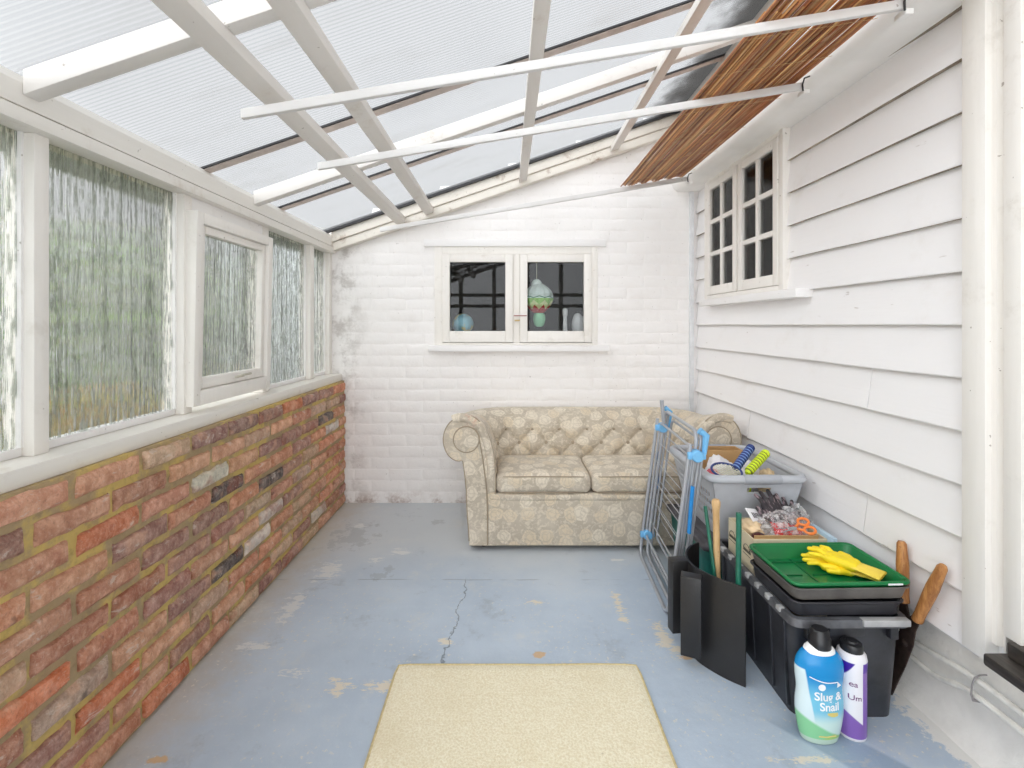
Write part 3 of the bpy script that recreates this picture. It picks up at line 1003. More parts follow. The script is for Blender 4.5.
# white bulkhead that the blind hides: rounded underside
prof = [(1.36, 2.062), (1.25, 2.062), (1.20, 2.060), (1.155, 2.060), (1.125, 2.066), (1.104, 2.082), (1.096, 2.105), (1.096, 2.2), (1.11, 2.48), (1.16, 2.56), (1.36, 2.60)]
bm = B(); prism(bm, prof, 1.20, 3.249, 'y')
struct('trim_31', bm, M['bulkhead'], None, 0.9)

# outside gutter under the sheet ends
bm = B()
pts = [(-1.335 + 0.055 * math.cos(a), 1.695 + 0.055 * math.sin(a)) for a in [PI + PI * i / 10 for i in range(11)]]
pts2 = [(-1.335 + 0.051 * math.cos(a), 1.695 + 0.051 * math.sin(a)) for a in [2 * PI - PI * i / 10 for i in range(11)]]
prism(bm, pts + pts2, REAR, 3.4, 'y')
tag(obj('gutter', bm, M['gutter']), 'grey half-round gutter seen through the tops of the streaked panes', 'gutter')

# ------------------------------------------------------------------ weatherboarded house wall
bm = B()
win = (2.19, 3.06)
pv = 0.147
def board(bm, ya, yb, z, n=16, skew=0.0):
    xs = []
    for i in range(n + 1):
        y = ya + (yb - ya) * i / n
        w1 = mnoise.noise(Vector((y * 1.7, z * 9, 3))) * 0.0025
        w2 = mnoise.noise(Vector((y * 2.3, z * 9, 9))) * 0.003
        xo = WR + w1; xi = WR + 0.021
        zb = z + w2
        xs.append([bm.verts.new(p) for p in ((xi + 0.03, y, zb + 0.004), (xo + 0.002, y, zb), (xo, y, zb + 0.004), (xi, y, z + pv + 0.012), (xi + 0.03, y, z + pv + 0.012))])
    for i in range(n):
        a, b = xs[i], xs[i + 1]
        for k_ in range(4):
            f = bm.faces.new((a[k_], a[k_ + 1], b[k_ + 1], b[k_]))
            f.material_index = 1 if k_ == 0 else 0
    bm.faces.new(xs[0]); bm.faces.new(xs[-1][::-1])
for kq in range(-6, 7):
    z = 1.18 + pv * kq
    if kq < 1:
        cuts = {-2: 1.70, -5: 1.72, -4: 2.55}.get(kq)
        if cuts:
            board(bm, 1.30, cuts - 0.0015, z); board(bm, cuts + 0.0015, 3.25, z + 0.002)
        else:
            board(bm, 1.30, 3.25, z)
    elif kq < 6:
        board(bm, 1.30, win[0], z)
        board(bm, win[1], 3.25, z)
    else:
        board(bm, 1.30, win[0], z - 0.0)
wr = struct('wall_right', bm, [M['siding'], M['grime_shade']], None, 0.5)
bm = B()
box(bm, 1.272, 1.40, 1.20, win[0], 0.30, 2.6)
box(bm, 1.272, 1.40, win[1], 3.4, 0.30, 2.6)
box(bm, 1.272, 1.40, win[0], win[1], 0.30, 1.34)
box(bm, 1.272, 1.40, win[0], win[1], 2.07, 2.6)
obj('sheathing', bm, M['siding'], wr, 0)
# plinth under the boards
bm = B()
n = 60
rows = []
for j in range(7):
    row = []
    for i in range(n + 1):
        y = REAR + (3.25 - REAR) * i / n
        z = -0.005 + 0.305 * j / 6
        x = 1.30 + mnoise.noise(Vector((y * 6, z * 8, 1))) * 0.008 - max(0, 0.06 - z) * 0.6
        row.append(bm.verts.new((x, y, z)))
    rows.append(row)
for j in range(6):
    for i in range(n):
        bm.faces.new((rows[j][i], rows[j + 1][i], rows[j + 1][i + 1], rows[j][i + 1]))
box(bm, 1.32, 1.42, REAR, 3.4, -0.02, 0.299)
struct('baseboard_right', bm, M['plaster'], None, 0.9)

# door casing: corner board, stepped moulding, jamb strip, then the edge of the door
bm = B(); box(bm, 1.235, 1.30, 1.266, 1.332, 0.312, 2.62, 0.003)
struct('trim_32', bm, M['paint_z'])
bm = B()
prism(bm, [(1.252, 1.266), (1.252, 1.252), (1.262, 1.246), (1.262, 1.236), (1.248, 1.230), (1.248, 1.226), (1.31, 1.226), (1.31, 1.266)], 0.36, 2.62, 'z')
struct('trim_33', bm, M['paint_z'])
bm = B(); box(bm, 1.244, 1.31, 1.186, 1.226, 0.402, 2.62, 0.002)
struct('trim_34', bm, M['paint_z'])
d = struct_root('door_1', (1.26, 0.75, 0.40))
bm = B()
box(bm, 1.252, 1.30, 0.36, 1.182, 0.405, 2.45, 0.003)
obj('door_panel', bm, M['paint_z'], d)
bm = B()
box(bm, 1.185, 1.32, 0.20, 1.222, 0.334, 0.364, 0.006)
obj('door_sill', bm, M['dark_sill'], d, label='black weathered timber door sill')
bm = B()
box(bm, 1.228, 1.32, 0.20, 1.205, 0.3645, 0.402, 0.004)
obj('threshold', bm, M['dark_sill'], d)
# rest of the house wall behind us
bm = B()
box(bm, 1.272, 1.40, REAR - 0.1, 0.36, 0.299, 2.6)
box(bm, 1.272, 1.40, 0.36, 1.2, 2.46, 2.6)
obj('sheathing', bm, M['siding'], wr, 0)

# ------------------------------------------------------------------ back window
w = struct_root('window_7', (0.06, WB, 1.05))
bm = B()
box(bm, -0.48, -0.43, WB - 0.008, WB + 0.08, 1.03, 1.70, 0.002)
box(bm, 0.56, 0.60, WB - 0.008, WB + 0.08, 1.03, 1.70, 0.002)
box(bm, -0.43, 0.56, WB - 0.008, WB + 0.08, 1.65, 1.70, 0.002)
box(bm, -0.43, 0.56, WB - 0.006, WB + 0.08, 1.03, 1.062, 0.002)
box(bm, 0.040, 0.084, WB - 0.004, WB + 0.08, 1.06, 1.65, 0.002)
obj('window_frame', bm, M['paint_z'], w)
def frame_x(bm, y0, y1, xa, xb, za, zb, wl_, wr_, wt, wbt, bev=0.003):
    box(bm, xa, xa + wl_, y0, y1, za, zb, bev)
    box(bm, xb - wr_, xb, y0, y1, za, zb, bev)
    box(bm, xa + wl_, xb - wr_, y0, y1, za, za + wbt, bev)
    box(bm, xa + wl_, xb - wr_, y0, y1, zb - wt, zb, bev)
for (xa, xb) in ((-0.428, 0.039), (0.085, 0.558)):
    bm = B(); frame_x(bm, WB - 0.022, WB + 0.02, xa, xb, 1.066, 1.647, 0.050, 0.050, 0.052, 0.074)
    s = obj('sash', bm, M['paint_z'], w)
    bm = B(); box(bm, xa + 0.045, xb - 0.045, WB, WB + 0.003, 1.13, 1.60)
    obj('pane', bm, M['glass'], s, 0)
bm = B()
box(bm, 0.05, 0.075, WB - 0.018, WB - 0.003, 1.205, 1.215, 0.002)
tube(bm, [(0.062, WB - 0.012, 1.21), (0.062, WB - 0.03, 1.21), (0.085, WB - 0.032, 1.21)], 0.005, 8)
obj('latch', bm, M['brass'], w, label='small brass latch')
bm = B(); box(bm, 0.045, 0.13, WB - 0.026, WB - 0.021, 1.238, 1.244)
obj('catch', bm, M['catch'], w, label='dull red catch')
bm = B(); box(bm, -0.515, 0.668, WB - 0.055, WB + 0.01, 1.006, 1.046, 0.004)
obj('window_sill', bm, M['paint'], w)
bm = B(); box(bm, -0.55, 0.655, WB - 0.018, WB + 0.01, 1.698, 1.745, 0.004)
obj('lintel_board', bm, M['paint'], w)

# ------------------------------------------------------------------ house window in the boards
w = struct_root('window_8', (1.24, 2.62, 1.34))
bm = B()
box(bm, 1.232, 1.30, 2.19, 2.224, 1.335, 2.075, 0.002)
box(bm, 1.232, 1.30, 3.018, 3.06, 1.335, 2.075, 0.002)
box(bm, 1.232, 1.30, 2.224, 3.018, 2.040, 2.075, 0.002)
box(bm, 1.232, 1.30, 2.224, 3.018, 1.335, 1.36, 0.002)
box(bm, 1.240, 1.30, 2.612, 2.630, 1.36, 2.04, 0.002)
obj('window_frame', bm, M['paint_z'], w)
for (ya, yb) in ((2.226, 2.611), (2.631, 3.016)):
    bm = B()
    xs0, xs1 = 1.228, 1.262
    za, zb = 1.362, 2.038
    frame_y(bm, xs0, xs1, ya, yb, za, zb, 0.042, wb=0.052)
    g0, g1 = ya + 0.042, yb - 0.042
    h0, h1 = za + 0.052, zb - 0.042
    yc = (g0 + g1) / 2
    box(bm, xs0 + 0.004, xs1 - 0.004, yc - 0.014, yc + 0.014, h0, h1, 0.003)
    for q in (1, 2):
        zc = h0 + (h1 - h0) * q / 3
        box(bm, xs0 + 0.005, xs1 - 0.005, g0, g1, zc - 0.013, zc + 0.013, 0.003)
    s = obj('sash', bm, M['paint_z'], w)
    for cy in (0, 1):
        for q in range(3):
            bm = B()
            a = g0 if cy == 0 else yc + 0.013
            b = yc - 0.013 if cy == 0 else g1
            c = h0 + (h1 - h0) * q / 3 + (0.012 if q else 0)
            dd = h0 + (h1 - h0) * (q + 1) / 3 - (0.012 if q < 2 else 0)
            box(bm, 1.245, 1.248, a - 0.003, b + 0.003, c - 0.003, dd + 0.003)
            obj('pane', bm, M['glass'], s, 0)
bm = B(); box(bm, 1.195, 1.28, 2.03, 3.05, 1.296, 1.334, 0.004)
obj('window_sill', bm, M['paint_y'], w)

# dim rooms behind the two house windows
bm = B()
def shell(bm, x0, x1, y0, y1, z0, z1, skip):
    q = {'x0': ((x0, y0, z0), (x0, y1, z0), (x0, y1, z1), (x0, y0, z1)), 'x1': ((x1, y0, z0), (x1, y1, z0), (x1, y1, z1), (x1, y0, z1)),
         'y0': ((x0, y0, z0), (x1, y0, z0), (x1, y0, z1), (x0, y0, z1)), 'y1': ((x0, y1, z0), (x1, y1, z0), (x1, y1, z1), (x0, y1, z1)),
         'z0': ((x0, y0, z0), (x1, y0, z0), (x1, y1, z0), (x0, y1, z0)), 'z1': ((x0, y0, z1), (x1, y0, z1), (x1, y1, z1), (x0, y1, z1))}
    for k_, v in q.items():
        if k_ != skip:
            bm.faces.new([bm.verts.new(p) for p in v])
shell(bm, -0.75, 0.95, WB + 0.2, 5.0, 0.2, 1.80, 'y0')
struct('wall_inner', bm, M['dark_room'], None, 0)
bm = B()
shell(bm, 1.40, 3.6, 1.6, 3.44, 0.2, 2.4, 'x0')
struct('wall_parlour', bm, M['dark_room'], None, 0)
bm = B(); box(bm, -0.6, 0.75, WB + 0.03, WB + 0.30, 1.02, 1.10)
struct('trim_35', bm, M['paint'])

# ------------------------------------------------------------------ rear wall of the lean-to (behind us, seen in the reflections)
bm = B()
box(bm, -1.27, 1.30, REAR - 0.1, REAR, -0.02, 0.06)
for x in (-1.22, -0.72, -0.2, 0.32, 0.84, 1.22):
    box(bm, x - 0.03, x + 0.03, REAR - 0.08, REAR, 0.06, roofz(x) - 0.01)
for z in (0.95, 1.45, 1.62):
    box(bm, -1.22, 1.22, REAR - 0.07, REAR - 0.01, z, z + 0.05)
struct('wall_rear', bm, M['paint_z'])

# ------------------------------------------------------------------ battens hung across under the purlins
bz = lambda x: 1.873 + 0.166 * x
def batten(y, x0, x1, lab, hook=True, hz=0.013):
    root = thing('batten', lab, 'wooden batten', ((x0 + x1) / 2, y, bz((x0 + x1) / 2)), 'white battens slung across under the roof')
    bm = B()
    prism(bm, [(x0, bz(x0) - hz), (x1, bz(x1) - hz), (x1, bz(x1) + hz), (x0, bz(x0) + hz)], y - 0.008, y + 0.008, 'y', bev=0.002)
    obj('rail', bm, M['batten'], root)
    bm = B()
    z1 = bz(x1)
    tube(bm, [(1.098, y - 0.012, z1 + 0.030), (x1 - 0.004, y - 0.014, z1 + 0.022), (x1 - 0.012, y - 0.016, z1 - 0.002), (x1 - 0.008, y - 0.012, z1 - 0.022), (x1 - 0.002, y - 0.005, z1 - 0.018)], 0.0028, 8)
    obj('hook', bm, M['gasket'], root, label='dark wire hook')
    bm = B()
    box(bm, x1 - 0.004, 1.102, y - 0.010, y + 0.03, z1 - 0.030, z1 - 0.014, 0.003)
    obj('bracket', bm, M['bulkhead'], root)
    return root
batten(1.335, -0.722, 1.082, 'white batten nearest us, passing under the ragged near end of the reed blind')
batten(1.790, -0.690, 1.082, 'white batten crossing the middle of the reed blind, ending above the paned house window')
batten(2.920, -0.757, 1.082, 'white batten farthest back, close to the painted brick wall above its window')

# ------------------------------------------------------------------ reed blind resting on the battens
root = thing('reed_blind', 'brown split-reed roll-up blind lying across the battens under the roof', 'blind', (0.88, 2.1, bz(0.88) + 0.02))
bm = B()
lay = bm.verts.layers.float_color.new('tint')
rc = [srgb(206, 142, 84), srgb(184, 116, 66), srgb(222, 168, 108), srgb(140, 84, 50), srgb(198, 128, 74), srgb(162, 96, 62), srgb(230, 184, 126)]
nre = 150
for layer, (nn, dz) in enumerate(((100, 0.029), (72, 0.038))):
    for i in range(nn):
        u = (i + random.uniform(-0.3, 0.3)) / (nn - 1)
        x = 0.692 + 0.372 * u
        if layer == 1:
            x = 0.70 + 0.36 * u
        sag = 0.006 * math.sin(u * 31) + random.uniform(-0.003, 0.003)
        ya = 1.27 + random.uniform(-0.06, 0.05) + (0.02 if layer else 0)
        yb = 2.955 + random.uniform(-0.02, 0.01)
        n0 = len(bm.verts)
        pts = []
        ns = 7
        dx = random.uniform(-0.010, 0.010)
        for s_ in range(ns + 1):
            y = ya + (yb - ya) * s_ / ns
            pts.append((x + dx * (s_ / ns - 0.5) + random.uniform(-0.0012, 0.0012), y, bz(x) + dz + sag + random.uniform(-0.0012, 0.0012)))
        before = set(bm.verts)
        tube(bm, pts, random.uniform(0.0018, 0.0036), 6)
        c = random.choice(rc)
        f = random.uniform(0.6, 1.45)
        c = tuple(min(1, q * f) for q in c)
        for v in bm.verts:
            if v not in before:
                v[lay] = (*c, 1)
obj('reeds', bm, M['reed'], root)
for y in (1.42, 1.62, 1.92, 2.2, 2.5, 2.8):
    bm = B()
    pts = [(0.69 + 0.385 * i / 30, y + 0.002 * math.sin(i * 2.1), bz(0.69 + 0.385 * i / 30) + 0.0175 + 0.0012 * math.cos(i * PI)) for i in range(31)]
    tube(bm, pts, 0.0008, 5)
    obj('stitching', bm, M['wood_pale'], root)
# ------------------------------------------------------------------ conduit, pipes
bm = B(); box(bm, 1.205, 1.232, WB - 0.022, WB - 0.001, 0.42, 2.06, 0.003)
tag(obj('conduit', bm, M['conduit']), 'white vertical conduit in the corner of the painted brick and the weatherboards', 'conduit')
def pipe(pts, lab, r=0.0085):
    bm = B(); tube(bm, rounded(pts, 0.06, 6, False), r, 12)
    return tag(obj('water_pipe', bm, M['pipe']), lab, 'pipe', 'white pipes along the plinth')
pipe([(1.284, 3.2, 0.180), (1.282, 1.53, 0.181), (1.272, 1.41, 0.210), (1.268, 1.32, 0.224), (1.266, 0.2, 0.226)], 'upper of two white painted pipes running along the plinth below the door sill')
pipe([(1.282, 3.2, 0.130), (1.280, 1.55, 0.130), (1.274, 1.45, 0.134), (1.262, 1.35, 0.184), (1.258, 0.2, 0.188)], 'lower of two white painted pipes running along the plinth just above the floor')
bm = B()
yy = 1.316
tube(bm, [(1.287, yy, 0.240), (1.270, yy, 0.239), (1.256, yy, 0.232), (1.249, yy, 0.212), (1.247, yy, 0.188), (1.251, yy, 0.174), (1.275, yy, 0.170), (1.287, yy, 0.170)], 0.0022, 8, flat=2.2)
tag(obj('pipe_clip', bm, M['clip']), 'grey clip holding the two white pipes to the plinth', 'clip')

# ------------------------------------------------------------------ rug
root = thing('rug', 'cream rectangular pile rug lying on the blue floor', 'rug', (0.04, 1.1, 0))
bm = B()
nx, ny = 40, 50
def rugp(i, j):
    x = -0.378 + 0.828 * i / nx; y = 0.55 + 1.145 * j / ny
    cx = 0.036; 
    # soft corners
    fx = abs(i / nx - 0.5) * 2; fy = abs(j / ny - 0.5) * 2
    e = max(fx, fy)
    z = 0.011 - 0.007 * max(0, (e - 0.965) / 0.035) ** 2 + 0.0012 * mnoise.noise(Vector((x * 7, y * 7, 2)))
    if fx > 0.9 and fy > 0.94:
        k_ = (fx - 0.9) / 0.1 * (fy - 0.94) / 0.06
        x += (-0.005 if i > nx / 2 else 0.005) * k_
        y += (-0.004 if j > ny / 2 else 0.004) * k_
    y += 0.003 * mnoise.noise(Vector((x * 5, 0, 4)))
    return (x, y, z)
g = [[bm.verts.new(rugp(i, j)) for i in range(nx + 1)] for j in range(ny + 1)]
for j in range(ny):
    for i in range(nx):
        bm.faces.new((g[j][i], g[j][i + 1], g[j + 1][i + 1], g[j + 1][i]))
ring = g[0][:] + [r_[-1] for r_ in g[1:]] + g[-1][-2::-1] + [r_[0] for r_ in g[-2:0:-1]]
lo = [bm.verts.new((v.co.x, v.co.y, 0.0005)) for v in ring]
for i in range(len(ring)):
    j = (i + 1) % len(ring)
    bm.faces.new((ring[i], lo[i], lo[j], ring[j]))
pts = [v.co.copy() for v in ring]
obj('pile', bm, M['rug'], root)
bm = B()
tube(bm, [(p.x, p.y, 0.0045) for p in pts[::2]], 0.004, 6, closed=True)
obj('binding', bm, M['rug_edge'], root)

# ------------------------------------------------------------------ sofa
SX0, SX1, SYF, SYB = -0.062, 0.952, 2.555, 2.952
root = thing('sofa', 'two-seat rolled-arm sofa in worn cream floral upholstery with a buttoned back', 'sofa', ((SX0 + SX1) / 2, 2.85, 0))
prof = [(0.0, 0.03), (0.0, 0.20), (0.0, 0.36), (0.0, 0.40), (0.001, 0.43), (0.003, 0.46), (0.007, 0.49), (0.012, 0.52), (0.018, 0.55), (0.026, 0.58), (0.037, 0.61), (0.052, 0.64), (0.072, 0.668), (0.098, 0.690),
        (0.126, 0.703), (0.154, 0.708), (0.182, 0.704), (0.210, 0.692), (0.235, 0.672), (0.254, 0.645), (0.266, 0.612), (0.270, 0.580), (0.266, 0.548), (0.254, 0.516), (0.236, 0.492), (0.212, 0.476),
        (0.188, 0.470), (0.172, 0.474), (0.166, 0.455), (0.160, 0.40), (0.152, 0.32), (0.146, 0.22), (0.140, 0.12), (0.136, 0.03)]
path = []   # (point, outward normal, length along, height scale)
def addp(p, nrm, s_):
    path.append((Vector((p[0], p[1], 0)), Vector((nrm[0], nrm[1], 0)).normalized(), s_))
s_ = 0.0
rc_ = 0.09
N1, N2, N3 = 26, 12, 92
La = (SYB - rc_) - SYF
for i in range(N1):
    addp((SX0, SYF + La * i / N1), (-1, 0), La * i / N1)
for i in range(N2):
    a = PI - (PI / 2) * i / N2
    addp((SX0 + rc_ + rc_ * math.cos(a), SYB - rc_ + rc_ * math.sin(a)), (math.cos(a), math.sin(a)), La + rc_ * (PI / 2) * i / N2 * 1.6)
Lc = La + rc_ * PI / 2 * 1.6
Lb = (SX1 - rc_) - (SX0 + rc_)
for i in range(N3):
    addp((SX0 + rc_ + Lb * i / N3, SYB), (0, 1), Lc + Lb * i / N3)
for i in range(N2):
    a = PI / 2 - (PI / 2) * i / N2
    addp((SX1 - rc_ + rc_ * math.cos(a), SYB - rc_ + rc_ * math.sin(a)), (math.cos(a), math.sin(a)), Lc + Lb + rc_ * (PI / 2) * i / N2 * 1.6)
Ld = Lc + Lb + rc_ * PI / 2 * 1.6
for i in range(N1 + 1):
    addp((SX1, SYB - rc_ - La * i / N1), (1, 0), Ld + La * i / N1)
Ltot = Ld + La
# resample the profile more finely
def catm(pr, m=3):
    out = []
    for i in range(len(pr) - 1):
        p0 = pr[max(0, i - 1)]; p1 = pr[i]; p2 = pr[i + 1]; p3 = pr[min(len(pr) - 1, i + 2)]
        for k_ in range(m):
            t = k_ / m
            out.append(tuple(0.5 * ((2 * p1[c]) + (-p0[c] + p2[c]) * t + (2 * p0[c] - 5 * p1[c] + 4 * p2[c] - p3[c]) * t * t + (-p0[c] + 3 * p1[c] - 3 * p2[c] + p3[c]) * t ** 3) for c in (0, 1)))
    out.append(pr[-1])
    return out
pf = catm(prof, 3)
DU, DV, V0 = 0.164, 0.078, 0.468           # button lattice
ucen = Lc + Lb / 2
def tuft(u, z, out):
    uu = (u - ucen) / DU + 0.25
    v = (z - V0) / DV
    if v <= 1.0:
        k_ = abs(math.sin(PI * (uu + v / 2)) * math.sin(PI * (uu - v / 2))) ** 0.55
    else:
        k_ = abs(math.sin(PI * (uu - 0.5))) ** 0.5
        fade = max(0.0, 1 - (v - 1.0) / 1.9)
        k_ = 1 - (1 - k_) * fade
    return k_
bm = B()
uvl = bm.loops.layers.uv.verify()
arc = [0.0]
for i in range(1, len(pf)):
    arc.append(arc[-1] + math.hypot(pf[i][0] - pf[i - 1][0], pf[i][1] - pf[i - 1][1]))
crest = max(range(len(pf)), key=lambda i: pf[i][1])
grid = []
for (p, nrm, s0) in path:
    fr = min(1.0, min(s0, Ltot - s0) / La)          # 0 at arm fronts, 1 on the back
    fs = fr * fr * (3 - 2 * fr)
    row = []
    for i, (o_, z_) in enumerate(pf):
        zz = z_ if z_ < 0.40 else 0.40 + (z_ - 0.40) * (1 - 0.155 * fs)
        oo = o_
        if i <= crest and z_ > 0.38:
            fadeT = min(1.0, min(s0, Ltot - s0) / 0.10)
            top = max(0.0, min(1, (0.70 - z_) / 0.06))
            dsp = 0.034 * (tuft(s0, zz, o_) - 0.70) * fadeT * top
            oo = o_ - dsp
        wob = mnoise.noise(Vector((p.x * 7, p.y * 7, z_ * 7))) * 0.003
        row.append(bm.verts.new(p + nrm * (oo + wob) + Vector((0, 0, zz))))
    grid.append(row)
for a in range(len(grid) - 1):
    for i in range(len(pf) - 1):
        f = bm.faces.new((grid[a][i], grid[a][i + 1], grid[a + 1][i + 1], grid[a + 1][i]))
        us = (path[a][2], path[a][2], path[a + 1][2], path[a + 1][2])
        vs = (arc[i], arc[i + 1], arc[i + 1], arc[i])
        for l, u_, v_ in zip(f.loops, us, vs):
            l[uvl].uv = (u_, v_)
for row in (grid[0], grid[-1]):
    f = bm.faces.new(row if row is grid[-1] else row[::-1])
    for l in f.loops:
        l[uvl].uv = (l.vert.co.x, l.vert.co.z)
capL = [v.co.copy() for v in grid[0]]; capR = [v.co.copy() for v in grid[-1]]
obj('arms_and_back', bm, M['fabric'], root, 0.9)
# buttons
for r_, v in enumerate((V0, V0 + DV)):
    for m_ in range(-9, 10):
        u = ucen + (m_ - 0.25 + (0.5 if r_ else 0.0)) * DU
        if u < 0.16 or u > Ltot - 0.16:
            continue
        best = min(path, key=lambda q: abs(q[2] - u))
        o_ = 0.0055 if r_ == 0 else 0.0235
        c = best[0] + best[1] * (o_ + 0.0195) + Vector((0, 0, v))
        bm = B(); lathe(bm, [(0.0, 0.005), (0.006, 0.0042), (0.010, 0.001), (0.0105, -0.003), (0.008, -0.006)][::-1], c, -best[1] + Vector((0, 0, 0.25)), 12)
        obj('button', bm, M['piping'], root)
# seat base, front rail, cushions
bm = B(); box(bm, SX0 - 0.036, SX1 + 0.036, SYF - 0.006, SYB, 0.030, 0.274, 0.008)
uvbox(bm); obj('seat_base', bm, M['fabric'], root)
bm = B()
rbox(bm, SX0 - 0.030, SX1 + 0.030, SYF - 0.012, SYF + 0.12, 0.262, 0.302, 0.019, 0.0, 18)
uvbox(bm); obj('front_rail', bm, M['fabric'], root)
mid = (SX0 + SX1) / 2 - 0.005
for (xa, xb) in ((SX0 + 0.004, mid - 0.002), (mid + 0.002, SX1 - 0.004)):
    bm = B(); rbox(bm, xa, xb, SYF - 0.012, SYB - 0.01, 0.302, 0.402, 0.030, 0.014, 18, nz=0.003)
    uvbox(bm)
    c = obj('seat_cushion', bm, M['fabric'], root, 1.2)
    bm = B()
    for zq in (0.389, 0.310):
        tube(bm, [(xa + 0.018 + (xb - xa - 0.036) * i / 20, SYF - 0.0055 - 0.006 * math.sin(PI * i / 20) + (0.012 if i in (0, 20) else 0), zq + (0.004 * math.sin(PI * i / 20) if zq > 0.35 else 0)) for i in range(21)], 0.0028, 8)
    obj('piping', bm, M['piping'], c)
# scroll faces on the arm fronts
for cap, sg in ((capL, -1), (capR, 1)):
    cx = (SX0 - 0.150) if sg < 0 else (SX1 + 0.150)
    cz = 0.583
    bm = B(); lathe(bm, [(0.064, 0.0), (0.064, 0.004), (0.054, 0.008), (0.0, 0.010)], (cx, SYF, cz), (0, -1, 0), 32)
    uvbox(bm)
    dsc = obj('scroll_disc', bm, M['fabric'], root)
    bm = B(); tube(bm, [(cx + 0.067 * math.cos(a), SYF - 0.001, cz + 0.067 * math.sin(a)) for a in [2 * PI * i / 40 for i in range(40)]], 0.0038, 8, closed=True)
    obj('piping', bm, M['piping'], dsc)
    bm = B(); tube(bm, [(p.x, SYF + 0.001, p.z) for p in cap[::2]], 0.0034, 8)
    obj('arm_piping', bm, M['piping'], root)
    bm = B()
    ex = SX0 - 0.040 if sg < 0 else SX1 + 0.040
    tube(bm, rounded([(cx - sg * 0.066, SYF - 0.001, cz + 0.01), (cx - sg * 0.086, SYF - 0.002, cz - 0.10), (ex, SYF - 0.003, 0.30), (ex, SYF - 0.003, 0.035)], 0.10, 8, False), 0.0034, 8)
    obj('facing_seam', bm, M['piping'], root)
    # padded facing that follows the inner side of the arm
    bm = B()
    pts_ = [p for p in cap if (p.z > 0.30)][:46]
    tube(bm, [(p.x + sg * 0.020, SYF + 0.010, p.z - (0.012 if p.z > 0.66 else 0)) for p in pts_], 0.024, 12, flat=1.0)
    uvbox(bm)
    obj('arm_facing', bm, M['fabric'], root, 1.2)
for (x, y) in ((SX0 - 0.06, SYF + 0.07), (SX1 + 0.06, SYF + 0.07), (SX0 - 0.06, SYB), (SX1 + 0.06, SYB)):
    bm = B(); lathe(bm, [(0.016, 0.0), (0.020, 0.02), (0.022, 0.034)], (x, y, 0), (0, 0, 1), 14)
    obj('foot', bm, M['rust'], root)

# ------------------------------------------------------------------ folded clothes airer leaning towards the basket
AB = (0.670, 2.25, 0.0)
root = thing('clothes_airer', 'folded grey metal clothes airer with pale blue joints standing before the sofa', 'clothes airer', AB)
al = 0.130
YA, YB_ = 1.975, 2.515
def ap(y, t, n):
    """y along the airer, t up its height, n through its thickness"""
    bx_ = 0.648 + 0.034 * (y - YA) / (YB_ - YA)
    return Vector((bx_ + t * math.sin(al) + n * math.cos(al), y, 0.007 + t * math.cos(al) - n * math.sin(al) * 0.2))
bm = B()   # outer leg frame, open at the top
tube(bm, rounded([ap(YB_, 0.70, 0), ap(YB_, 0.0, 0), ap(YA, 0.0, 0), ap(YA, 0.70, 0)], 0.06, 6, False), 0.0082, 12)
obj('leg_frame', bm, M['metal'], root)
bm = B()
tube(bm, rounded([ap(YB_ - 0.02, 0.745, 0.030), ap(YB_ - 0.02, 0.012, 0.030), ap(YA + 0.02, 0.012, 0.030), ap(YA + 0.02, 0.745, 0.030)], 0.055, 6, True), 0.0080, 12, closed=True)
obj('leg_frame', bm, M['metal'], root)
for q, (n_, t0, t1, ins) in enumerate(((0.016, 0.10, 0.68, 0.010), (0.048, 0.03, 0.735, 0.018), (0.066, 0.10, 0.70, 0.03))):
    bm = B()
    tube(bm, rounded([ap(YB_ - ins, t1, n_), ap(YB_ - ins, t0, n_), ap(YA + ins, t0, n_), ap(YA + ins, t1, n_)], 0.04, 5, True), 0.0062, 10, closed=True)
    fr = obj('rail_frame', bm, M['metal'], root)
    for w_ in range(5):
        t = t0 + (t1 - t0) * (w_ + 1) / 6
        bm = B(); tube(bm, [ap(YB_ - ins, t, n_), ap((YA + YB_) / 2, t - 0.001, n_), ap(YA + ins, t, n_)], 0.0018, 6)
        obj('wire', bm, M['wire'], fr)
for y in (YA, YB_):
    for t, n_ in ((0.655, 0.028), (0.105, 0.022)):
        bm = B()
        lathe(bm, [(0.021, -0.022), (0.024, -0.017), (0.024, 0.013), (0.021, 0.017)], ap(y - 0.008, t, n_), (0, 1, 0), 20)
        box(bm, -0.036, 0.036, -0.018, 0.0, -0.015, 0.015, 0.004, M=Matrix.Translation(ap(y, t, n_)))
        obj('joint', bm, M['blue'], root, label='pale blue plastic joint')
    for (t0, t1) in ((0.34, 0.53),):
        bm = B()
        tube(bm, [ap(y - 0.006, t0, 0.040), ap(y - 0.006, (t0 + t1) / 2, 0.034), ap(y - 0.006, t1, 0.030)], 0.007, 8, flat=1.2)
        obj('stay', bm, M['blue2'], root, label='bright blue plastic stay')
    bm = B()
    tube(bm, [ap(y, 0.755, 0.030), ap(y, 0.735, 0.060), ap(y, 0.66, 0.062)], [0.014, 0.014, 0.009], 10)
    obj('clip', bm, M['blue'], root, label='pale blue plastic clip')
bm = B()
tube(bm, [ap(YB_ - 0.01, 0.62, 0.045), ap(YB_ - 0.005, 0.775, 0.012), ap(YB_ - 0.005, 0.795, 0.008)], [0.007, 0.010, 0.010], 12)
obj('leg_end', bm, M['metal'], root)

